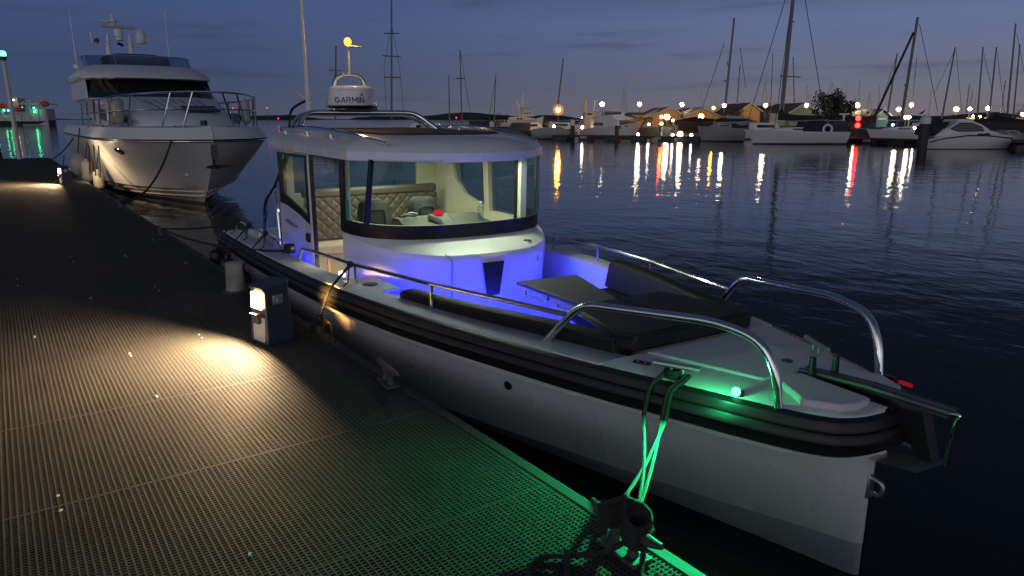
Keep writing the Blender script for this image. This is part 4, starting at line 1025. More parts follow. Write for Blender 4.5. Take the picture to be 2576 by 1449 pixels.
# deck gear
MB().box((-1.0, .35, 2.80), (.75, .95, .03), mtx=Matrix.Rotation(R(13), 3, 'Y')).build('deck_hatch', M['tint'], yacht, bevel=.01)
for v in (-1.0, 1.0): MB().tube(rnd([(-3.2, v * 1.15, 3.08), (-3.0, v * 1.2, 3.24), (-1.2, v * .95, 2.92), (-1.1, v * .9, 2.76)], .1), .016, 6).build('coachroof_rail', M['chrome'], yacht)
k = MB()
for i in range(7): k.tube([(-3.3, -.75 + i * .25, 3.105), (-1.5, -.65 + i * .22, 2.82)], .010, 5)
k.build('sunbed_seam', M['black'], yacht)
for q in (-1, 1): MB().box((1.15, q * .55, 2.28), (.30, .16, .05), R(50 * q)).build('fairlead', M['black'], yacht)
MB().tube([(.9, 0, 2.3), (.9, 0, 2.46)], .09, 12).build('windlass', M['black'], yacht)
ya = MB(); ya.box((1.78, 0, 1.62), (.10, .14, .42)); ya.tube([(1.72, 0, 1.5), (1.60, 0, 1.25)], .04, 6)
ya.loft([[(1.55, -.03, 1.20), (1.55, .03, 1.20), (1.62, 0, 1.26)], [(1.72, -.22, 1.16), (1.62, .1, 1.14), (1.72, -.05, 1.25)], [(1.85, -.25, 1.20), (1.86, -.18, 1.19), (1.86, -.2, 1.24)]])
ya.loft([[(1.55, -.03, 1.20), (1.55, .03, 1.20), (1.62, 0, 1.26)], [(1.62, .12, 1.14), (1.78, .30, 1.16), (1.72, .1, 1.25)], [(1.86, .42, 1.20), (1.9, .46, 1.20), (1.88, .42, 1.24)]])
ya.build('anchor', M['galv'], yacht)
def yb(d, z):
    ks = sorted(LV); f = [LV[q][1](d) for q in ks]; uu = [LV[q][0] + (-14 - LV[q][0]) * d / 16 for q in ks]
    return float(np.interp(z, ks, uu)), float(np.interp(z, ks, f))
u_, b_ = yb(2.6, 1.58); u2, b2 = yb(2.8, 1.58); u3, b3 = yb(2.6, 1.45)
tx = Vector((u2 - u_, -(b2 - b_), 0)).normalized(); tz = Vector((u3 - u_, -(b3 - b_), -.13)).normalized(); nn_ = tx.cross(tz).normalized()
if nn_.y > 0: nn_ = -nn_
mm_ = Matrix((tx * 1.15, nn_.cross(tx) * .55, nn_)).transposed()
MB().lathe([(.22, -.03), (.22, .008), (.19, .014), (0, .014)], (u_, -b_, 1.58), 20, mm_).build('porthole', M['tint'], yacht)
u_, b_ = yb(.55, .93)
MB().lathe([(.05, -.04), (.05, .02), (0, .03)], (0, 0, 0), 12).build('skin_fitting', M['white'], yacht, loc=(u_, -b_, .93)).rotation_euler = (R(95), 0, R(-45))
# fenders carried by the yacht
def yfend(x, y, z, h, r, label, top=None, grp='white fenders of the large yacht'):
    t = thing('fender', label, 'fender', YW(x, y, z), YR, grp)
    MB().lathe([(0, 0), (r * .35, .01), (r * .85, h * .10), (r, h * .2), (r, h * .8), (r * .85, h * .9), (r * .3, h * .97), (r * .25, h * 1.03), (0, h * 1.03)], seg=14).build('body', M['fend'], t, 50)
    if top: MB().tube([(0, 0, h)] + top, .018, 6).build('lanyard', M['rope'], t)
yfend(-2.05, -1.92, 2.32, .78, .16, 'white fender in the starboard foredeck rack, outer one')
yfend(-1.72, -1.78, 2.32, .80, .16, 'white fender in the starboard foredeck rack, inner one')
yfend(-1.2, 1.78, 2.32, .80, .13, 'white fender lashed to the far side bow rail of the big yacht')
yfend(-1.6, 1.86, 2.32, .76, .12, 'grey backed fender beside the one on the far side bow rail')
yfend(-3.4, -2.38, .30, .62, .15, 'low white fender hanging right of the pedestal at the yacht bow', [(0, .05, .9), (0, .2, 1.9)])
yfend(-4.6, -2.55, .45, .75, .17, 'white fender hanging from the yacht left of its pedestal', [(0, .05, 1.0), (0, .2, 1.8)])
t = thing('ball_fender', 'large round white ball fender between the yacht and the pontoon', 'fender', YW(-6.2, -2.62, .95), YR)
MB().ball((0, 0, 0), .36, 16, (1, .8, 1.15)).build('body', M['fend'], t, 60)
MB().tube([(0, 0, .4), (0, .15, 1.25)], .02, 6).build('lanyard', M['rope'], t)
for i, (d, s_) in enumerate(((4.4, 0), (5.3, .1), (6.4, -.1))):
    a = Vector(ytop(d, -1, 2.26)); a.y -= .16
    rope([YW(a.x, a.y + .1, 2.3), YW(a.x + .05, a.y - .12, 1.7), YW(a.x + .25 + s_, a.y - .20, .75)], .022, M['rope'], ('dark fender rope down the yacht side, nearest the bow', 'dark fender rope down the yacht side, middle one', 'dark fender rope down the yacht side, farthest aft')[i], name='fender_rope', group='fender ropes of the yacht')
rope(rnd(sag(YW(1.05, -.78, 2.30), DK(-17.9, -.16, .12), .55, 12), .1), .026, M['rope'], 'black bow rope of the large yacht sagging across its hull', group='mooring ropes of the yacht')
rope(sag(YW(-8.0, -2.3, 2.2), DK(-38.5, -.3, .1), .2), .024, M['rope'], 'dark rope from the yacht side to the pontoon end', group='mooring ropes of the yacht')
rope([DK(-31, -.2, .6), DK(-30.2, -.35, .15), DK(-29, -.5, .03), DK(-28, -.45, .02), DK(-27, -.65, .02), DK(-26, -.9, .03)], .022, M['grope'], 'pale shore power cable trailing to the pedestal by the yacht', 'cable', 'power_cable')

# ------------------------------------------------------------------ left: light post, rescue ship, lifeboats
def light_post():
    b = G(50, DW(400, .6), .6); D = (np.array([b.x, b.y, 0]) - np.array([CAM[0], CAM[1], 0])) @ FW
    t = thing('light_post', 'tall white leaning post with green lamp at the pontoon end', 'light post', b, RA)
    top_ = B(9, 152, D) - b; tl = Matrix.Rotation(-RA, 3, 'Z') @ top_
    MB().tube([(0, 0, -.1), (tl.x * .5, tl.y * .5, tl.z * .5), tuple(tl)], [.11, .10, .085], 12).build('pole', M['pole'], t)
    k = MB().lathe([(.12, 0), (.12, .1), (.16, .16), (.16, .20), (0, .2)], tuple(tl), 14); k.build('lamp_bracket', M['black'], t)
    MB().lathe([(.12, .2), (.14, .27), (.11, .40), (0, .44)], tuple(tl), 14).build('lamp', E_green, t)
light_post()
t = thing('mooring_pile', 'dark timber pile at the far left end of the pontoon', 'pile', G(-6, 36, 0))
MB().lathe([(.24, -1), (.22, 1.2), (.2, 2.4), (0, 2.5)], seg=12).build('pile', M['dock2'], t)

def ship():
    D = 280; o = G(-70, D); s = D / 1810.0
    t = thing('rescue_ship', 'grey white ship with gantries lying far off behind the green light post', 'ship', o, RA)
    X = lambda px: (px + 70) * s * 1.03
    Z = lambda py: B(60, py, D).z
    h = MB()
    h.loft([[(x, -w, z1), (x, w, z1), (x, w * .7, 0), (x, -w * .7, 0)] for x, w, z1 in ((X(-160), 3, 2.0), (X(100), 3.2, 1.6), (X(122), 2.4, 1.9), (X(128), .3, 2.1))])
    h.build('hull', M['boot'], t)
    c = MB(); c.box(((X(-120) + X(60)) / 2, 0, (Z(292) + 2) / 2 - .3), (X(60) - X(-120), 5, Z(288) - 1.2)); c.box((X(92), 0, (Z(283) + 1.4) / 2), (X(122) - X(62), 5, Z(268) - 1.0)); c.box((X(95), 0, Z(262)), (X(128) - X(58), 5.4, .35)); c.box((X(48), 0, Z(260)), (2.5, 4, 4))
    c.build('superstructure', M['shipg'], t)
    g = MB()
    for px in (20, 44, 66, 84, 102, 118): g.tube([(X(px), -2.6, 1.6), (X(px), -2.6, Z(258))], .16, 6)
    for a, b_ in (((8, 258), (24, 300)), ((24, 252), (10, 285)), ((100, 255), (122, 252)), ((60, 262), (112, 246)), ((112, 246), (130, 252))):
        g.tube([(X(a[0]), -2.7, Z(a[1])), (X(b_[0]), -2.7, Z(b_[1]))], .28, 6)
    for px in (58, 70, 74, 82): g.tube([(X(px), 0, Z(258)), (X(px), 0, Z(240 + px % 7))], .10, 5)
    g.build('gantry', M['shipg'], t)
    for px, py, e in ((26, 278, E_green), (36, 278, E_green), (97, 272, E_green), (97, 281, E_green), (1, 279, E_green), (70, 272, E_green), (52, 252, E_shipw)):
        MB().ball((X(px), -3.4, Z(py)), .28, 8).build('deck_light', e, t)
    for px, py, lb in ((6, 268, 'leftmost dark red lifeboat on the far ship'), (48, 275, 'red lifeboat in the middle of the far ship'), (112, 262, 'red lifeboat under the right hand gantry of the far ship')):
        k = thing('lifeboat', lb, 'lifeboat', B(px, py, D - 3.6), RA, 'red lifeboats hung on the far ship')
        MB().ball((0, 0, 0), 1.0, 14, (1.9, 1.1, .95)).build('hull', M['red'], k, 60)
        MB().ball((.1, 0, .7), .7, 12, (1.3, 1, .6)).build('canopy', M['red'], k, 60)
ship()

# ------------------------------------------------------------------ boats: generic parts
def hull_mesh(L, bm_, fr_, bow=1.0, rake=.10, stern=.85, sheer=.12, name='hull', m=None, parent=None, boot=.12):
    """bow towards +x, waterline z=0"""
    rg, bt = [], []
    n = 12
    for i in range(n + 1):
        s_ = i / n; w = bm_ / 2 * (1 - (max(0, s_ - .42) / .58) ** 2.1) * (stern + (1 - stern) * min(1, s_ / .35)); w = max(w, .02)
        zt = fr_ * (1 + sheer * (s_ - .35) * 2 * (1 if s_ > .35 else .3))
        xt = -L / 2 + L * s_; xb = -L / 2 * (1 - .03) + L * (1 - rake) * s_ * .985
        rg.append([(xt, w, zt), (xt * .3 + xb * .7, w * .9, zt * .45), (xb, w * .68, boot), (xb, -w * .68, boot), (xt * .3 + xb * .7, -w * .9, zt * .45), (xt, -w, zt)])
        bt.append([(xb, w * .69, boot), (xb, w * .5, -.3), (xb, -w * .5, -.3), (xb, -w * .69, boot)])
    o = MB().loft(rg).build(name, m, parent, 40)
    MB().loft(bt).build('hull_bottom', M['boot'], parent, 40)
    return o
def stick(parent, D, o, a, b, w, m, name, taper=.75):
    """a straight spar through two points of the picture at distance D, in the thing's frame"""
    iv = Matrix.Rotation(-parent.rotation_euler.z, 3, 'Z')
    A, B_ = iv @ (B(a[0], a[1], D) - o), iv @ (B(b[0], b[1], D) - o)
    r = w * D / 1810 / 2
    return MB().tube([A, B_], [r * taper, r], 7).build(name, m, parent)
def wire(parent, D, o, pairs, w, m, name):
    iv = Matrix.Rotation(-parent.rotation_euler.z, 3, 'Z'); out = []
    for a, b in pairs:
        A, B_ = iv @ (B(a[0], a[1], D) - o), iv @ (B(b[0], b[1], D) - o)
        out.append(MB().tube([A, B_], w * D / 1810 / 2, 5).build(name, m, parent))
    return out
def sail_yacht(label, pxl, pxr, D, mast=None, free=1.0, beam=3.2, hm='white', bowright=True, stays=(), thick=(), spreaders=(), boom=None, mw=7, z0=0.0, cabin=True, mm='mast', group='sailing yachts across the water', sw=1.6):
    c = (pxl + pxr) / 2; o = G(c, D, z0); L = (pxr - pxl) * D / 1810 / 1.025
    t = thing('sailing_yacht', label, 'sailing yacht', o, RA + (0 if bowright else PI), group)
    hull_mesh(L, beam, free, m=M[hm], parent=t)
    if cabin:
        MB().loft([[(x, -w, free * .98), (x, -w * .8, free + h_), (x, w * .8, free + h_), (x, w, free * .98)] for x, w, h_ in ((-L * .2, 1.0, .42), (L * .05, .95, .42), (L * .22, .6, .22), (L * .27, .45, .03))]).build('coachroof', M[hm], t, 30)
        for s in (-1, 1): MB().box((-L * .05, s * .93, free + .24), (L * .2, .06, .13)).build('cabin_window', M['tint'], t)
    if mast: stick(t, D, o, mast[0], mast[1], mw, M[mm], 'mast')
    wire(t, D, o, stays, sw, M['galv'], 'stay')
    for a, b, w in thick: stick(t, D, o, a, b, w, M['cover'], 'furled_jib', .9)
    for a, b in spreaders: stick(t, D, o, a, b, 2.6, M['mast'], 'spreader', 1)
    if boom: stick(t, D, o, boom[0], boom[1], boom[2], M[boom[3]], 'sail_cover', .6)
    return t, o
# the big sloop in front of the sheds
D = 75.0
t, o = sail_yacht('long white sloop with black sail cover, closest of the sailing yachts across the water', 1868, 2122, D, ((1999, -40), (1966, 280)), 1.25, 3.4, 'white', False, stays=[((1978, -10), (1876, 322)), ((2024, -10), (2066, 245)), ((2066, 245), (2108, 300)), ((1992, 0), (1948, 325))], spreaders=[((1962, 191), (2014, 194)), ((1984, 50), (1999, 56))], mw=11, sw=1.8)
iv = Matrix.Rotation(-t.rotation_euler.z, 3, 'Z')
lc = lambda px, py, dd=0: iv @ (B(px, py, D + dd) - o)
k = MB(); P = [lc(x, y) for x, y in ((1963, 268), (1972, 286), (2000, 289), (2080, 291), (2082, 300), (1990, 303), (1958, 302))]
k.loft([[p + iv @ Vector(FW * .22) for p in P], [p - iv @ Vector(FW * .22) for p in P]]); k.build('sail_cover', M['cover'], t, 0)
stick(t, D, o, (2082, 302), (1985, 303), 6, M['sailw'], 'boom', 1)
k = MB(); P = [lc(x, y) for x, y in ((2010, 331), (2020, 306), (2058, 303), (2066, 331))]; k.loft([[p + iv @ Vector(FW * 1.3) for p in P], [p - iv @ Vector(FW * 1.3) for p in P]]); k.build('boom_tent', M['cover'], t, 0)
k = MB(); P = [lc(x, y) for x, y in ((2070, 329), (2086, 303), (2120, 304), (2122, 331))]; k.tube(P[:3], .05, 6); k.build('sprayhood_frame', M['steel'], t)
k = MB(); k.loft([[p + iv @ Vector(FW * 1.2) for p in P], [p - iv @ Vector(FW * 1.2) for p in P]]); k.build('cockpit_tent', M['black'], t, 0)
a = lc(2082, 325, -1.45); MB().tube([Vector((a.x + .42 * math.cos(q), a.y, a.z + .42 * math.sin(q))) for q in [2 * PI * i / 16 for i in range(16)]], .12, 7, True).build('horseshoe_buoy', M['white'], t)
stick(t, D, o, (2124, 288), (2117, 340), 5, M['white'], 'radar_post', 1)
a = lc(2124, 287); MB().box(a, (.9, .3, .16)).build('radar_bracket', M['white'], t)
k = MB(); P = [lc(x, y, z_) for x, y, z_ in ((2094, 331, -1.5), (2118, 334, -.9), (2124, 352, -.8), (2108, 357, -1.0))]; P2 = [lc(x, y, z_) for x, y, z_ in ((2094, 331, 1.5), (2118, 334, 1.2), (2124, 352, 1.0), (2108, 357, 1.0))]; k.loft([P, P2]); k.build('transom', M['white'], t, 0)

sail_yacht('white sloop with a dark furled headsail moored left of the capped pile', 2176, 2330, 82, ((2309, 43), (2267, 305)), 1.2, 3.2, 'white', False, stays=[((2313, 60), (2359, 280))], thick=[((2298, 82), (2192, 312), 6)], spreaders=[((2274, 212), (2284, 222))], mw=8)
D = 96
t, o = sail_yacht('dark hulled yacht with covered sail moored left of the white sloop', 1800, 1880, D, ((1847, 45), (1825, 260)), 1.5, 3.4, 'dock2', True, stays=[((1822, 110), (1762, 285)), ((1862, 120), (1876, 220))], spreaders=[((1821, 202), (1829, 205)), ((1831, 165), (1829, 155))], boom=((1890, 297), (1828, 294), 9, 'sailw'), mw=6)
sail_yacht('white capped yacht hull in shadow left of the long sloop', 1752, 1866, 84, None, 1.5, 3.6, 'sailw', False)
for i, (xt, yt, xb, yb_, D, w, lab, stays) in enumerate((
    (1417, 147, 1404, 262, 105, 4.5, 'yacht with a dark leaning mast rising above the orange lamp', []),
    (985, -20, 985, 300, 60, 5, 'yacht with a tall dark three spreader mast right of the cabin boat radar', [((985, 60), (966, 170)), ((985, 60), (1005, 165)), ((966, 170), (972, 290)), ((1005, 165), (1016, 290))]),
    (845, 115, 843, 300, 62, 5, 'yacht with a dark mast directly behind the cabin boat radar', [((845, 175), (815, 290)), ((845, 175), (860, 290))]),
    (1157, 125, 1162, 310, 85, 3.5, 'yacht with a slim pale mast left of the cabin boat roof end, taller of two', [((1158, 130), (1186, 300))]),
    (1129, 190, 1131, 312, 95, 3.5, 'yacht with a short pale mast beside the taller slim one', []),
    (1247, 190, 1243, 308, 90, 3.2, 'yacht with a grey mast left of the dark tree clump', [((1246, 200), (1228, 308))]),
    (2257, 134, 2232, 290, 100, 4.5, 'yacht with a thin dark mast just left of the furled headsail sloop', [((2256, 140), (2205, 290))]),
    (2403, 119, 2369, 300, 80, 4.5, 'yacht with a dark raked mast behind the white motor cruiser', [((2400, 130), (2350, 235)), ((2405, 125), (2420, 290))]),
    (2473, 118, 2458, 300, 88, 4.2, 'yacht with a dark mast above the right end of the motor cruiser, left one', [((2475, 135), (2495, 225))]),
    (2507, 118, 2487, 305, 90, 4.2, 'yacht with a dark mast above the right end of the motor cruiser, right one', [((2509, 135), (2530, 310))]),
    (2555, 59, 2534, 285, 76, 5, 'yacht with a tall dark mast near the right edge', [((2558, 84), (2578, 190))]),
    (2566, 112, 2548, 305, 90, 4, 'yacht with a dark mast at the very right edge', []),
    (2529, 202, 2518, 285, 110, 3.5, 'yacht with a short dark mast between the taller masts at the right', []),
    (1862, 163, 1854, 262, 130, 4, 'yacht with a plain dark mast above the small round tree', []),
    (1995, 143, 1998, 262, 120, 3, 'yacht with a thin dark mast just right of the tall sloop mast', []),
    (1944, 135, 1938, 285, 110, 2.2, 'yacht with a faint thin mast left of the tall sloop mast', []),
    (2306, 145, 2296, 250, 120, 2.4, 'yacht with a faint mast behind the furled headsail sloop', []),
    (2439, 211, 2430, 285, 125, 3, 'yacht with a short grey mast right of the raked dark mast', []))):
    zb = 0.0
    t, o = sail_yacht(lab, xb - 40 * 90 / D, xb + 40 * 90 / D, D, ((xt, yt), (xb, yb_)), .95, 2.8, ('dock2', 'sailw', 'boot')[i % 3], i % 2 == 0, stays=stays, mw=w, group='distant sailing yachts with dark masts', sw=1.1,
        spreaders=[((966, 84), (1004, 84)), ((963, 140), (1008, 143)), ((966, 194), (1008, 195))] if i == 1 else ([((828, 176), (862, 178))] if i == 2 else ([((1147, 197), (1171, 197))] if i == 3 else [])))

# ------------------------------------------------------------------ motor boats across the water
def profile(parent, iv, o, D, pts, w, m, name, smooth=0):
    P = [iv @ (B(x, y, D) - o) for x, y in pts]; f = iv @ Vector(FW)
    k = MB().loft([[p - f * w for p in P], [p + f * w for p in P]]); return k.build(name, m, parent, smooth, bevel=.06)
def cruiser():
    D = 63.0; o = G(2430, D); t = thing('motor_cruiser', 'white sports cruiser with dark windscreen moored beside the capped pile at right', 'motor cruiser', o, RA)
    s = D / 1810 / 1.025; iv = Matrix.Rotation(-RA, 3, 'Z')
    rg = []
    ou = [(2312, 358, 371, .4), (2320, 350, 371.5, .9), (2345, 341, 372, 1.4), (2400, 333, 373, 1.6), (2450, 333, 373, 1.55), (2500, 338, 373.5, 1.2), (2530, 341, 373.5, .7), (2554, 345, 374, .06)]
    for x, y1, y2, w in ou:
        zt, zb = B(x, y1, D).z, 0.05; xm = (x - 2430) * s; xb = (min(x, 2520 + (x - 2520) * .3) - 2430) * s
        rg.append([(xm, -w, zt), (xm * .4 + xb * .6, -w * .95, zt * .5), (xb, -w * .72, zb), (xb, w * .72, zb), (xm * .4 + xb * .6, w * .95, zt * .5), (xm, w, zt)])
    MB().loft(rg).build('hull', M['white'], t, 40)
    MB().loft([[(r[2][0], r[2][1] * 1.01, .12), (r[2][0], r[2][1] * .8, -.3), (r[3][0], r[3][1] * .8, -.3), (r[3][0], r[3][1] * 1.01, .12)] for r in rg]).build('hull_bottom', M['boot'], t)
    k = MB(); k.tube([((x - 2430) * s, -w - .03, B(x, y1 + 7, D).z) for x, y1, _, w in ou[1:-1]], .05, 6); k.build('hull_stripe', M['black'], t)
    profile(t, iv, o, D, [(2330, 345), (2352, 325), (2395, 306), (2425, 304), (2448, 312), (2470, 326), (2500, 337), (2420, 336)], 1.15, M['white'], 'superstructure')
    profile(t, iv, o, D - .02, [(2370, 324), (2393, 309), (2424, 308), (2449, 318), (2456, 330), (2420, 331), (2392, 331)], 1.2, M['tint'], 'windscreen')
    profile(t, iv, o, D - .05, [(2345, 331), (2395, 304), (2399, 306), (2352, 333)], 1.25, M['white'], 'radar_arch')
    profile(t, iv, o, D - .02, [(2316, 340), (2322, 318), (2372, 306), (2360, 322), (2342, 336)], 1.1, M['cover'], 'cockpit_cover')
    profile(t, iv, o, D, [(2388, 306), (2392, 300), (2425, 299), (2436, 306)], 1.0, M['white'], 'hardtop')
    for x in (2431, 2448): MB().ball(((x - 2430) * s, -1.52, B(x, 337, D).z), .28, 12, (1.2, .25, .42)).build('porthole', M['tint'], t)
    k = MB().tube([((x - 2430) * s, -w, B(x, y, D).z) for x, y, w in ((2455, 327, 1.4), (2490, 329, 1.2), (2525, 333, .7), (2550, 338, .1))], .03, 6); k.build('bow_rail', M['steel'], t)
cruiser()
def trawler():
    D = 98.0; o = G(1540, D); t = thing('motor_yacht', 'grey white trawler yacht with dark pilothouse windows moored right of the orange lamp', 'motor yacht', o, RA)
    s = D / 1810 / 1.025; iv = Matrix.Rotation(-RA, 3, 'Z')
    rg = []
    for x, y1, w in ((1455, 325, 1.9), (1480, 322, 2.2), (1530, 318, 2.4), (1570, 312, 2.2), (1598, 307, 1.3), (1617, 303, .08)):
        zt = B(x, y1, D).z; xm = (x - 1540) * s; xb = (min(x, 1575 + (x - 1575) * .55) - 1540) * s
        rg.append([(xm, -w, zt), (xm * .4 + xb * .6, -w * .9, zt * .5), (xb, -w * .8, .3), (xb, w * .8, .3), (xm * .4 + xb * .6, w * .9, zt * .5), (xm, w, zt)])
    MB().loft(rg).build('hull', M['shipg'], t, 40)
    MB().loft([[(r[2][0], r[2][1] * 1.01, .45), (r[2][0], r[2][1] * .8, -.3), (r[3][0], r[3][1] * .8, -.3), (r[3][0], r[3][1] * 1.01, .45)] for r in rg]).build('hull_bottom', M['boot'], t)
    profile(t, iv, o, D, [(1488, 322), (1490, 300), (1502, 294), (1512, 292), (1532, 290), (1545, 300), (1548, 319)], 1.95, M['shipg'], 'deckhouse')
    profile(t, iv, o, D, [(1515, 292), (1515, 281), (1562, 281), (1566, 290), (1580, 302), (1545, 303), (1532, 292)], 1.7, M['white'], 'pilothouse')
    profile(t, iv, o, D, [(1516, 290), (1517, 282), (1559, 282), (1558, 288)], 1.75, M['tint'], 'pilothouse_window')
    profile(t, iv, o, D, [(1520, 281), (1524, 277.5), (1561, 277), (1565, 281)], 1.9, M['white'], 'pilothouse_roof')
    profile(t, iv, o, D, [(1489, 316), (1490, 308), (1512, 308), (1513, 316)], 2.0, M['tint'], 'saloon_window')
    profile(t, iv, o, D, [(1492, 296), (1493, 280), (1512, 280), (1512, 294)], 1.5, M['shipg'], 'flybridge')
    for x in (1543, 1547.5, 1552): profile(t, iv, o, D, [(x, 324), (x, 316), (x + 3, 316), (x + 3, 324)], 2.45, M['tint'], 'hull_window')
    for x in (1566, 1571): MB().ball(((x - 1540) * s, -2.12, B(x, 317, D).z), .12, 8).build('porthole', M['tint'], t)
    profile(t, iv, o, D, [(1566, 303), (1572, 292), (1590, 296), (1594, 303)], 1.2, M['white'], 'tender')
    MB().tube([(-2.5, 0, B(1500, 282, D).z), (-2.4, 0, B(1500, 252, D).z)], .09, 6).build('mast', M['white'], t)
    k = MB(); k.tube([((x - 1540) * s, -w, B(x, y, D).z) for x, y, w in ((1555, 305, 2.1), (1590, 299, 1.5), (1618, 296, .1))], .035, 6)
    k.build('bow_rail', M['steel'], t)
trawler()
def explorer():
    D = 128.0; o = G(1315, D); t = thing('motor_yacht', 'pale yellow lit explorer yacht with raked mast between the tree clump and the orange lamp', 'motor yacht', o, RA)
    s = D / 1810 / 1.025; iv = Matrix.Rotation(-RA, 3, 'Z'); M_ = mat('warm_white_paint', (.74, .68, .55), .5, var=.05)
    rg = []
    for x, y1, w in ((1262, 309, 2.4), (1290, 306, 2.8), (1330, 302, 2.6), (1352, 297, 1.6), (1369, 292, .1)):
        zt = B(x, y1, D).z; xm = (x - 1315) * s; xb = (min(x, 1345 + (x - 1345) * .6) - 1315) * s
        rg.append([(xm, -w, zt), (xb, -w * .85, .4), (xb, w * .85, .4), (xm, w, zt)])
    MB().loft(rg).build('hull', M_, t, 40)
    profile(t, iv, o, D, [(1278, 308), (1279, 296), (1288, 294), (1316, 292), (1345, 298), (1340, 304)], 2.2, M_, 'deckhouse')
    profile(t, iv, o, D, [(1310, 294), (1314, 284), (1320, 279), (1334, 279), (1338, 285), (1346, 293)], 1.8, M_, 'pilothouse')
    for x in (1318, 1324, 1330): profile(t, iv, o, D, [(x, 287), (x, 283), (x + 4, 283), (x + 4, 287)], 1.85, M['tint'], 'pilothouse_window')
    for x in (1300, 1308): profile(t, iv, o, D, [(x, 301), (x, 297), (x + 6, 297), (x + 6, 301)], 2.25, M['tint'], 'saloon_window')
    profile(t, iv, o, D, [(1308, 272), (1309, 270), (1331, 270), (1332, 272)], 1.6, M_, 'flybridge_roof')
    k = MB(); k.tube([iv @ (B(1311, 292, D) - o), iv @ (B(1302, 262, D) - o), iv @ (B(1299, 252, D) - o)], [.5, .35, .15], 7); k.build('raked_mast', M_, t)
    k = MB(); k.tube([iv @ (B(1315, 275, D) - o), iv @ (B(1315, 231, D) - o)], .13, 6); k.build('aerial', M['white'], t)
    for x in (1312, 1329): MB().tube([iv @ (B(x, 281, D) - o), iv @ (B(x, 270, D) - o)], .06, 5).build('roof_post', M_, t)
explorer()
def workboat():
    D = 120.0; o = G(1475, D); t = thing('work_boat', 'orange lit boat with a stub mast half hidden left of the trawler yacht', 'work boat', o, RA)
    iv = Matrix.Rotation(-RA, 3, 'Z'); M_ = mat('buff_paint', (.7, .55, .32), .5)
    profile(t, iv, o, D, [(1436, 326), (1442, 314), (1480, 312), (1482, 326)], 2.0, M_, 'hull')
    profile(t, iv, o, D, [(1466, 314), (1467, 296), (1470, 283), (1490, 282), (1492, 300), (1484, 314)], 1.8, M_, 'wheelhouse')
    profile(t, iv, o, D, [(1474, 289), (1474, 285), (1488, 285), (1488, 289)], 1.85, M['tint'], 'wheelhouse_window')
    MB().tube([iv @ (B(1471, 284, D) - o), iv @ (B(1472, 250, D) - o)], [.35, .25], 7).build('stub_mast', M_, t)
    profile(t, iv, o, D, [(1444, 316), (1462, 305), (1474, 303), (1470, 314)], 1.2, M['sailw'], 'tarpaulin')
workboat()
t = thing('dinghy', 'grey covered open boat on the far pontoon left of the trawler yacht', 'dinghy', G(1395, 93), RA)
hull_mesh(6.0, 2.0, .75, m=M['sailw'], parent=t)
MB().loft([[(x, -w, .7), (x, -w * .5, .7 + h_), (x, w * .5, .7 + h_), (x, w, .7)] for x, w, h_ in ((-2.9, .8, .5), (-1, 1, .8), (1, .9, .6), (2.7, .3, .1))]).build('cover', M['sailw'], t, 50)
for i, (px, D, L, lab, m_) in enumerate(((1300, 100, 7, 'small dark launch low on the water below the lit explorer yacht', 'boot'), (1345, 104, 7, 'white launch moored just left of the orange lamp', 'white'), (1060, 90, 9, 'small white boat seen under the radar arch bar', 'white'), (1420, 112, 8, 'small white cabin boat right behind the orange lamp post', 'white'), (1640, 125, 8, 'boat with orange lit wheelhouse behind the bow of the trawler yacht', 'sailw'), (2345, 95, 9, 'pale cabin boat in shadow behind the capped pile', 'white'), (1895, 98, 9, 'boat under a grey tarpaulin left of the sloop mast', 'sailw'), (1930, 92, 8, 'pale boat with windows behind the sloop coachroof', 'white'))):
    t = thing('small_boat', lab, 'boat', G(px, D), RA + (0 if i % 2 else PI))
    hull_mesh(L, 2.5, .95, m=M[m_], parent=t)
    MB().loft([[(x, -w, .9), (x - .1, -w * .85, .9 + h_), (x - .1, w * .85, .9 + h_), (x, w, .9)] for x, w, h_ in ((-L * .25, 1, 1.1), (L * .1, 1, 1.1), (L * .22, .8, .1))]).build('cabin', M[m_], t, 30)
    MB().box((-L * .08, 0, 1.62), (L * .26, 1.94, .34)).build('cabin_window', M['tint'], t)

# ------------------------------------------------------------------ far pontoons, piles, shore
def far_pontoon(label, a, b, w=2.2, h=.55):
    va = Vector((b.x - a.x, b.y - a.y, 0)); c = (a + b) / 2; rz = math.atan2(va.y, va.x)
    t = thing('far_pontoon', label, 'pontoon', (c.x, c.y, 0), rz)
    L = va.length
    MB().box((0, 0, h - .1), (L, w, .2)).build('deck', M['dock2'], t, bevel=.03)
    k = 0
    x = -L / 2 + 1
    while x < L / 2 - 1:
        MB().box((x, 0, .18), (1.6, w * .9, .5)).build('float', M['boot'], t); x += 3.2
    for i in range(int(L // 9)):
        MB().box((-L / 2 + 4 + i * 9, -w / 2 - .06, .32), (.9, .10, .28)).build('white_fender_board', M['sailw'], t)
far_pontoon('dark floating pontoon running along the left part of the far marina', G(1395, 92), G(1868, 84))
far_pontoon('dark floating pontoon behind the white sloop and motor cruiser', G(2120, 80), G(2600, 62))
far_pontoon('low dark pontoon with small lights behind the cabin boat roof', G(1090, 112), G(1400, 108))
far_pontoon('square dark pontoon end at the right edge below the cruiser bow', G(2545, 60.5), G(2660, 59), 3, .8)
def pile(px, py_top, D, label, w=.45, cap=True):
    o = G(px, D); h_ = B(px, py_top, D).z
    t = thing('mooring_pile', label, 'pile', o, 0, 'mooring piles in the marina')
    MB().lathe([(w / 2, -1), (w / 2, h_ - .45), (0, h_ - .45)], seg=12).build('pile', M['dock2'] if cap else M['mast'], t)
    if cap:
        MB().lathe([(w / 2 + .03, h_ - .75), (w / 2 + .03, h_ - .3), (w / 4, h_ - .05), (0, h_)], seg=12).build('cap', M['white'], t)
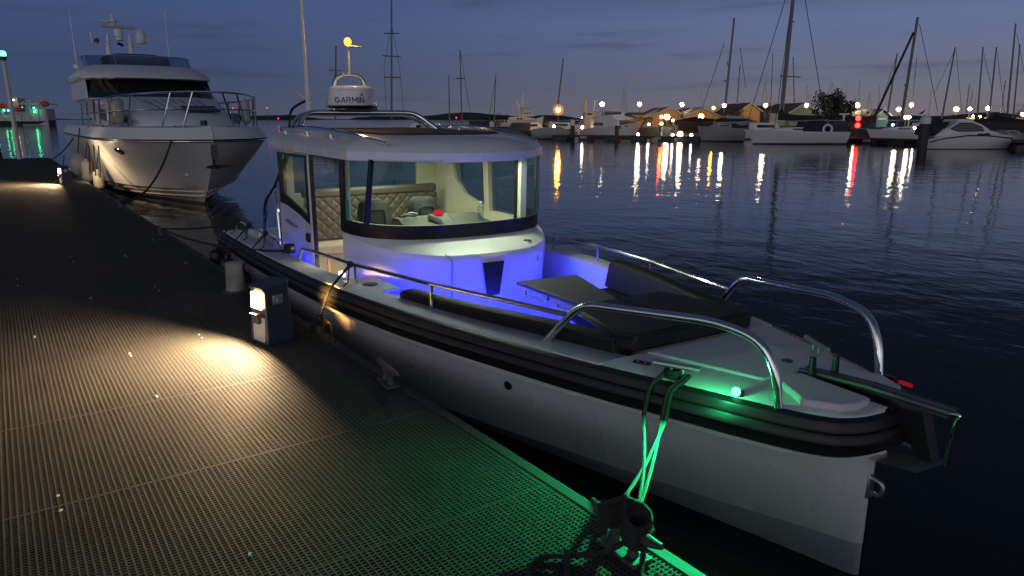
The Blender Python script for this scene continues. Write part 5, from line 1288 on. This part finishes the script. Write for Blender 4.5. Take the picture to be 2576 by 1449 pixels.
pile(2319, 288, 61, 'thick dark pile with white cap left of the motor cruiser', .75)
pile(1551 - 0, 300, 90, 'grey pile partly hidden by the trawler yacht', .5)
pile(1440, 300, 91, 'dark pile with pale cap between dinghy and trawler yacht', .55)
pile(1237, 303, 90, 'dark pile with pale cap near the left tree clump', .5)
pile(1660, 306, 88, 'plain grey pile below the double orange lamps', .5, False)
pile(1700, 306, 92, 'plain grey pile below the low bright lamp', .5, False)
pile(1385, 305, 95, 'dark pile just left of the orange lamp', .5)
t = thing('sea_bird', 'small dark bird perched on the tall capped pile', 'bird', B(2319.5, 287.5, 61))
MB().loft([[(x, r * math.cos(a) * .8, z + r * math.sin(a)) for a in [2 * PI * i / 8 for i in range(8)]] for x, r, z in ((-.28, .01, .02), (-.14, .06, .08), (0, .10, .13), (.10, .08, .20), (.15, .055, .27), (.20, .05, .30), (.25, .01, .30))]).build('body', M['black'], t, 60)
# shore
k = MB(); P = []
for px, D in ((1180, 122), (1500, 118), (1700, 112), (1900, 104), (2150, 98), (2400, 92), (2700, 86), (2900, 84)): P.append((G(px, D, -.5), G(px, D + 2.5, 1.15), G(px, D + 260, 1.6)))
k.loft([list(p) for p in P], closed=False); o = k.build('shore', M['bank'], smooth=0); o['kind'] = 'structure'

def shed(label, px0, px1, py_peak, py_eave, D, wm, rm='roof', depth=14, base=1.25, door=None, gable=True, group='boat sheds along the shore'):
    c = (px0 + px1) / 2; o = G(c, D, base); t = thing('boat_shed', label, 'shed', o, RA, group)
    w = (px1 - px0) * D / 1810 / 1.025 / 2; ze, zp = B(c, py_eave, D).z - base, B(c, py_peak, D).z - base
    k = MB()
    if gable:
        k.loft([[(-w, y, 0), (w, y, 0), (w, y, ze), (0, y, zp), (-w, y, ze)] for y in (0, depth)]); k.build('wall', M[wm], t, 0)
        r = MB(); e = .25
        for s in (-1, 1): r.loft([[(s * (w + .4), y, ze - .25), (0, y, zp + .02), (0, y, zp + .22), (s * (w + .4), y, ze - .05)] for y in (-.4, depth + .4)])
        r.build('roof', M[rm], t, 0)
        for s in (-1, 1): MB().tube([(s * (w + .4), -.42, ze - .1), (0, -.42, zp + .12)], .10, 4).build('barge_board', M['paper'], t)
    else:
        k.box((0, depth / 2, ze / 2), (2 * w, depth, ze)); k.build('wall', M[wm], t, 0)
        r = MB(); r.loft([[(x, -.5, ze - .1), (x, depth / 2, zp), (x, depth + .5, ze - .1)] for x in (-w - .4, w + .4)]); r.build('roof', M[rm], t, 0)
    for (x0, x1, y0, y1, m_, nm) in (door or []):
        MB().box((((x0 + x1) / 2 - c) * D / 1810 / 1.025, -.06, (B(c, y0, D).z + B(c, y1, D).z) / 2 - base), ((x1 - x0) * D / 1810 / 1.025, .08, abs(B(c, y0, D).z - B(c, y1, D).z))).build(nm, m_, t)
shed('ochre gabled shed behind the low bright lamp, left of the pair', 1640, 1722, 272, 292, 124, 'shedo', door=[(1668, 1692, 296, 316, M['dock2'], 'door')])
shed('ochre gabled shed right of the pair, with vertical door boards', 1722, 1806, 273, 292, 122, 'shedo', door=[(1752, 1778, 298, 318, M['wood'], 'door'), (1760, 1768, 285, 289, M['sailw'], 'gable_vent')])
shed('wide low shed with brown roof left of the ochre pair', 1598, 1645, 282, 292, 130, 'shedo', gable=False)
shed('ochre shed gable behind the small round tree', 1858, 1910, 261, 280, 132, 'shedo')
shed('low orange lit shed left of the small round tree', 1800, 1850, 280, 292, 131, 'shedo', gable=False)
shed('dark grey roofed shed left of the green shed', 1935, 1992, 264, 282, 134, 'sailw', gable=False)
shed('green gabled shed left of the large dark tree', 1984, 2050, 261, 284, 132, 'shedg')
shed('dark red shed with blue front behind the red harbour lights', 2146, 2206, 276, 292, 116, 'shedr', gable=False, depth=9, door=[(2176, 2182, 281, 288, M['sailw'], 'roof_notice')])
shed('narrow blue fronted shed gable beside the red harbour lights', 2203, 2231, 277, 290, 114, 'shedb', depth=10, door=[(2206, 2226, 297, 301, M['pedw'], 'sign_board')])
shed('low brown shed behind the orange lamp and explorer yacht', 1372, 1402, 298, 306, 150, 'shedo', gable=False)
shed('long low shed with lit windows behind the right hand masts', 2420, 2580, 292, 298, 150, 'dock2', gable=False, door=[(2428, 2448, 296, 300, E_win, 'window'), (2474, 2500, 296, 300, E_win, 'window'), (2548, 2570, 297, 301, E_win, 'window')])

def tree(label, px0, px1, py_top, py_base, D, n=900, base=1.2, low=.25, seed=1):
    rr = random.Random(seed); c = (px0 + px1) / 2; o = G(c, D, base)
    t = thing('tree', label, 'tree', o, RA, 'dark trees on the far shore')
    w = (px1 - px0) * D / 1810 / 2; h_ = B(c, py_top, D).z - base
    tr = MB().tube([(0, 0, 0), (w * .04, 0, h_ * .35), (0, 0, h_ * .6)], [w * .09, w * .06, w * .03], 8)
    for i in range(6):
        a = rr.uniform(0, 2 * PI); tr.tube([(0, 0, h_ * rr.uniform(.25, .45)), (w * .45 * math.cos(a), w * .4 * math.sin(a), h_ * rr.uniform(.55, .75))], [w * .04, w * .015], 6)
    tr.build('trunk', M['bark'], t)
    cl = [(rr.uniform(-.72, .72), rr.uniform(-.5, .5), rr.uniform(low + .12, .85), rr.uniform(.18, .34)) for _ in range(16)]
    cl = [c_ for c_ in cl if (c_[0] ** 2 + ((c_[2] - low) / (1 - low) - .3) ** 2 * 1.6) < 1.0]
    lf = MB()
    for i in range(n):
        cx_, cy_, cz_, cr_ = rr.choice(cl)
        d = Vector((rr.gauss(0, 1), rr.gauss(0, 1), rr.gauss(0, 1))).normalized() * cr_ * rr.uniform(.55, 1.15)
        p = Vector(((cx_ + d.x) * w, (cy_ + d.y) * w, (cz_ + d.z * .8) * h_)); sz = w * rr.uniform(.035, .085)
        a, b = Vector((rr.gauss(0, 1), rr.gauss(0, 1), rr.gauss(0, 1))).normalized(), Vector((rr.gauss(0, 1), rr.gauss(0, 1), rr.gauss(0, 1))).normalized()
        b = (b - a * a.dot(b)).normalized()
        lf.add([p - a * sz, p + b * sz * .55, p + a * sz, p - b * sz * .55], [(0, 1, 2, 3)])
    lf.build('crown', M['leaf'], t, 0, fixn=False)
tree('large spreading dark tree right of the green shed', 2042, 2144, 232, 294, 118, 2600, seed=4)
tree('dark bushy lower tree under the left of the large spreading tree', 2030, 2120, 268, 300, 112, 1200, low=.05, seed=9)
tree('small round dark tree in front of the ochre gable', 1834, 1872, 263, 296, 120, 900, low=.2, seed=2)
tree('small green tree beside the white lamp left of the tall sloop mast', 1908, 1940, 278, 304, 125, 500, low=.1, seed=3)
tree('dark tree clump left of the lit explorer yacht, right one', 1246, 1284, 285, 314, 135, 900, low=.05, seed=5)
tree('dark tree clump left of the lit explorer yacht, left one', 1214, 1256, 288, 314, 135, 900, low=.05, seed=6)
tree('dark tree cut by the right edge of the view', 2552, 2610, 262, 310, 105, 900, low=.05, seed=8)
tree('dark shrub in front of the ochre sheds by the yard boats', 1792, 1836, 297, 318, 106, 500, low=.0, seed=11)

# ------------------------------------------------------------------ lamps of the marina
def far_lamp(label, px, py, D, e, r=.30, base=1.2, arm=0, group='lit lamps along the marina', post=True):
    p = B(px, py, D); b = Vector((p.x, p.y, base)); hh = p.z - base
    t = thing('street_lamp', label, 'lamp', b, RA, group)
    MB().tube([(0, 0, 0), (0, 0, max(.3, hh - r * .5))], [.07, .045], 8).build('post', M['mast'], t)
    MB().lathe([(r * .5, r * .72), (r * .42, r * .95), (0, r * 1.0)], (0, 0, hh), 10).build('lamp_hood', M['galv'], t)
    MB().ball((0, 0, hh), r * (.62 if e is E_lampo else .8), 10).build('bulb', e, t, 80)
    if r > .27 and e in HALO: MB().ball((0, 0, hh), r * (1.55 if e is E_lampo else 1.3), 12).build('halo_shell', HALO[e], t, 80)
far_lamp('bright orange sodium lamp on a post left of the trawler yacht', 1404.5, 276.5, 96, E_lampo, .46)
for px, py, D, lab, r in (
    (1514.6, 262, 130, 'white lamp above the trawler yacht pilothouse', .42), (1609, 262, 130, 'white lamp above the bow of the trawler yacht', .40),
    (1715.6, 263, 128, 'white lamp above the valley between the ochre sheds', .36), (1822, 265, 125, 'white lamp just left of the small round tree', .36),
    (1678, 294, 116, 'low bright lamp in front of the left ochre shed', .5), (1764, 293, 114, 'low bright lamp in front of the right ochre shed', .44),
    (1926, 265, 125, 'white lamp left of the tall sloop mast', .38), (2029, 265, 124, 'white lamp over the green shed', .36),
    (2157, 265, 120, 'white lamp right of the large spreading tree', .40), (2261, 275, 112, 'white lamp left of the furled headsail, lower one', .36),
    (2293, 264, 114, 'white lamp right of the sloop mast, upper one', .34), (2406, 275, 108, 'bright lamp behind the raked mast over the cruiser', .38),
    (2440, 274, 112, 'small white lamp right of the raked mast', .28), (2486, 272, 108, 'white lamp between the two dark masts over the cruiser bow', .34)):
    far_lamp(lab, px, py, D, E_lampw, r)
far_lamp('orange lamp left of the white lamp by the small round tree', 1795, 272, 122, E_lampo, .30)
far_lamp('orange lamp low above the plain grey pile, upper of two', 1664, 294, 100, E_ored, .28)
far_lamp('orange red lamp low above the plain grey pile, lower of two', 1664, 311, 99, E_ored, .26)
far_lamp('low twin floodlight behind the white sloop, left half', 2278, 295, 118, E_lampw, .30)
far_lamp('low twin floodlight behind the white sloop, right half', 2287, 295, 118, E_lampw, .30)
far_lamp('small orange lamp over the lit windows at the right, left one', 2448, 292, 120, E_lampo, .24)
far_lamp('small orange lamp over the lit windows at the right, right one', 2466, 293, 118, E_lampo, .26)
far_lamp('white lamp at the right edge of the view', 2573, 288, 110, E_lampw, .34)
far_lamp('small blue light beside the blue fronted shed', 2246, 314, 95, E_bl2, .20, .6)
far_lamp('pale tall lantern beside the orange lamp', 1465 - 0.5, 296, 125, E_lampw2, .16)
for px, py, D, lab in ((1321, 324, 100, 'white dock light below the explorer yacht'), (1394, 318, 100, 'white dock light at the foot of the orange lamp'), (1465, 320, 100, 'white dock light at the stern of the trawler yacht'), (1605, 338, 90, 'white dock light under the trawler yacht bow'), (1632, 313, 105, 'white dock light just right of the trawler yacht bow'), (1692, 340, 89, 'small dock light left of the brightest waterside lamp'), (1739, 340, 88, 'small dock light right of the brightest waterside lamp'), (1693, 303, 110, 'pale light beside the low bright lamp'), (2300, 322, 84, 'small warm light on the pontoon behind the white sloop'), (1240, 322, 105, 'small light on the low pontoon near the left pile'), (1205, 325, 104, 'small light on the low pontoon left of the tree clump'), (1100, 320, 105, 'small light on the low pontoon under the radar arch end')):
    far_lamp(lab, px, py, D, E_lampw2, .20, .5, group='low dock lights on the far pontoons')
far_lamp('brightest low white lamp at the water edge below the ochre sheds', 1711, 338, 87, E_lampw, .36, .5)
def beacon():
    D = 84; o = G(2151, D); t = thing('harbour_beacon', 'dark post carrying two red harbour lights one above the other', 'beacon', o, RA)
    MB().tube([(0, 0, -1), (0, 0, B(2151, 292, D).z)], .09, 8).build('post', M['dock2'], t)
    for py in (298, 315): MB().ball((0, -.2, B(2151, py, D).z), .26, 10).build('red_lamp', E_red, t)
beacon()
for px, py, D, lab, e, r in ((672, 268 + 3, 300, 'small red light far away behind the yacht bow rail, upper one', E_redf, .35), (700, 298, 400, 'small red light on the water right of the yacht', E_redf, .5), (586, 272, 300, 'tiny red light beyond the yacht foredeck', E_redf, .3), (1148, 296, 140, 'small red light at the foot of the slim masts', E_redf, .2)):
    far_lamp(lab, px, py, D, e, r, 0.0, group='distant red lights')

# masts of yachts laid up ashore behind the sheds
for i, (xt, yt, xb, yb_, w, lab) in enumerate((
    (1926.5, 196, 1922, 262, 3.2, 'pale mast beside the white lamp left of the sloop'), (2031, 213, 2027, 262, 2.4, 'pale mast above the green shed, tallest'), (2035, 235, 2034, 262, 2, 'short pale mast above the green shed'),
    (2092, 200, 2092, 235, 2, 'faint pale mast above the large tree, left'), (2132, 200, 2128, 243, 2.4, 'pale mast above the large tree, right'), (2163, 205, 2160, 272, 3, 'pale mast beside the lamp right of the large tree'),
    (2188, 230, 2185, 275, 2.6, 'pale mast above the dark red shed'), (2213, 215, 2209, 276, 3, 'pale mast above the blue shed gable'), (2343, 223, 2336, 292, 3, 'pale mast between the sloop and the raked mast'),
    (2447, 224, 2437, 298, 3, 'pale mast above the lit windows, left'), (2456, 237, 2448, 296, 2.6, 'pale mast above the lit windows, right'), (2053, 228, 2052, 258, 2, 'thin pale mast left of the large tree top'), (2152, 243, 2150, 268, 2, 'short pale mast right of the large tree'),
    (1702, 233, 1700, 284, 2.8, 'pale mast above the left ochre shed'), (1766, 216, 1763, 278, 2.8, 'pale mast above the right ochre shed'), (1571, 212, 1570, 284, 3.2, 'tall pale mast behind the trawler yacht pilothouse'), (1805, 201, 1801, 290, 2.2, 'thin mast beside the orange lamp by the small tree'), (1632, 256, 1631, 282, 2, 'thin mast above the low brown roofed shed'), (1938, 247, 1936, 280, 2.4, 'short pale mast right of the white lamp by the sloop'))):
    D = 150 + (i * 7) % 18
    t, o = sail_yacht(lab + ', yacht laid up ashore', xb - 22, xb + 22, D, ((xt, yt), (xb, yb_)), .9, 2.4, 'sailw', i % 2 == 0, mw=w, z0=1.4, cabin=False, mm='mastp', group='yachts laid up ashore with pale masts', stays=[((xt, yt + 3), (xb - 9, yb_ + 6)), ((xt, yt + 3), (xb + 8, yb_ + 6))] if i % 3 == 0 else [], sw=.7)
# yard boats under the sheds
for i, (px, D, lab) in enumerate(((1850, 104, 'white boat hull on stands left of the grey tarpaulin boat'), (1745, 106, 'small covered boat ashore in front of the ochre sheds'), (2405, 86, 'covered cabin boat behind the sports cruiser hardtop'), (2500, 80, 'white boat stern right of the cruiser windscreen'))):
    t = thing('yard_boat', lab, 'boat', G(px, D, .9), RA + PI * (i % 2))
    hull_mesh(6.0, 2.4, 1.2, m=M['dock2' if i else 'sailw'], parent=t)
    MB().loft([[(x, -w, 1.2), (x, 0, 1.2 + h_), (x, w, 1.2)] for x, w, h_ in ((-2.8, 1.1, .4), (0, 1.2, .7), (2.5, .3, .2))]).build('cover', M['cover'], t, 30)
# gangway truss
a, b = G(1250, 118, 1.6), G(1345, 112, .9)
c = (a + b) / 2; v = b - a
t = thing('gangway', 'pale lattice gangway below the lit explorer yacht', 'gangway', c, math.atan2(v.y, v.x)); L = Vector((v.x, v.y)).length
MB().box((0, 0, 0), (L, 1.2, .12)).build('walkway', M['galv'], t)
for s in (-.6, .6):
    k = MB(); k.tube([(-L / 2, s, .1), (L / 2, s, .1)], .04, 5); k.tube([(-L / 2, s, 1.05), (L / 2, s, 1.05)], .05, 5)
    for i in range(12): x = -L / 2 + L * i / 12; k.tube([(x, s, .1), (x + L / 24, s, 1.05), (x + L / 12, s, .1)], .035, 5)
    k.build('side_truss', M['mastp'], t)
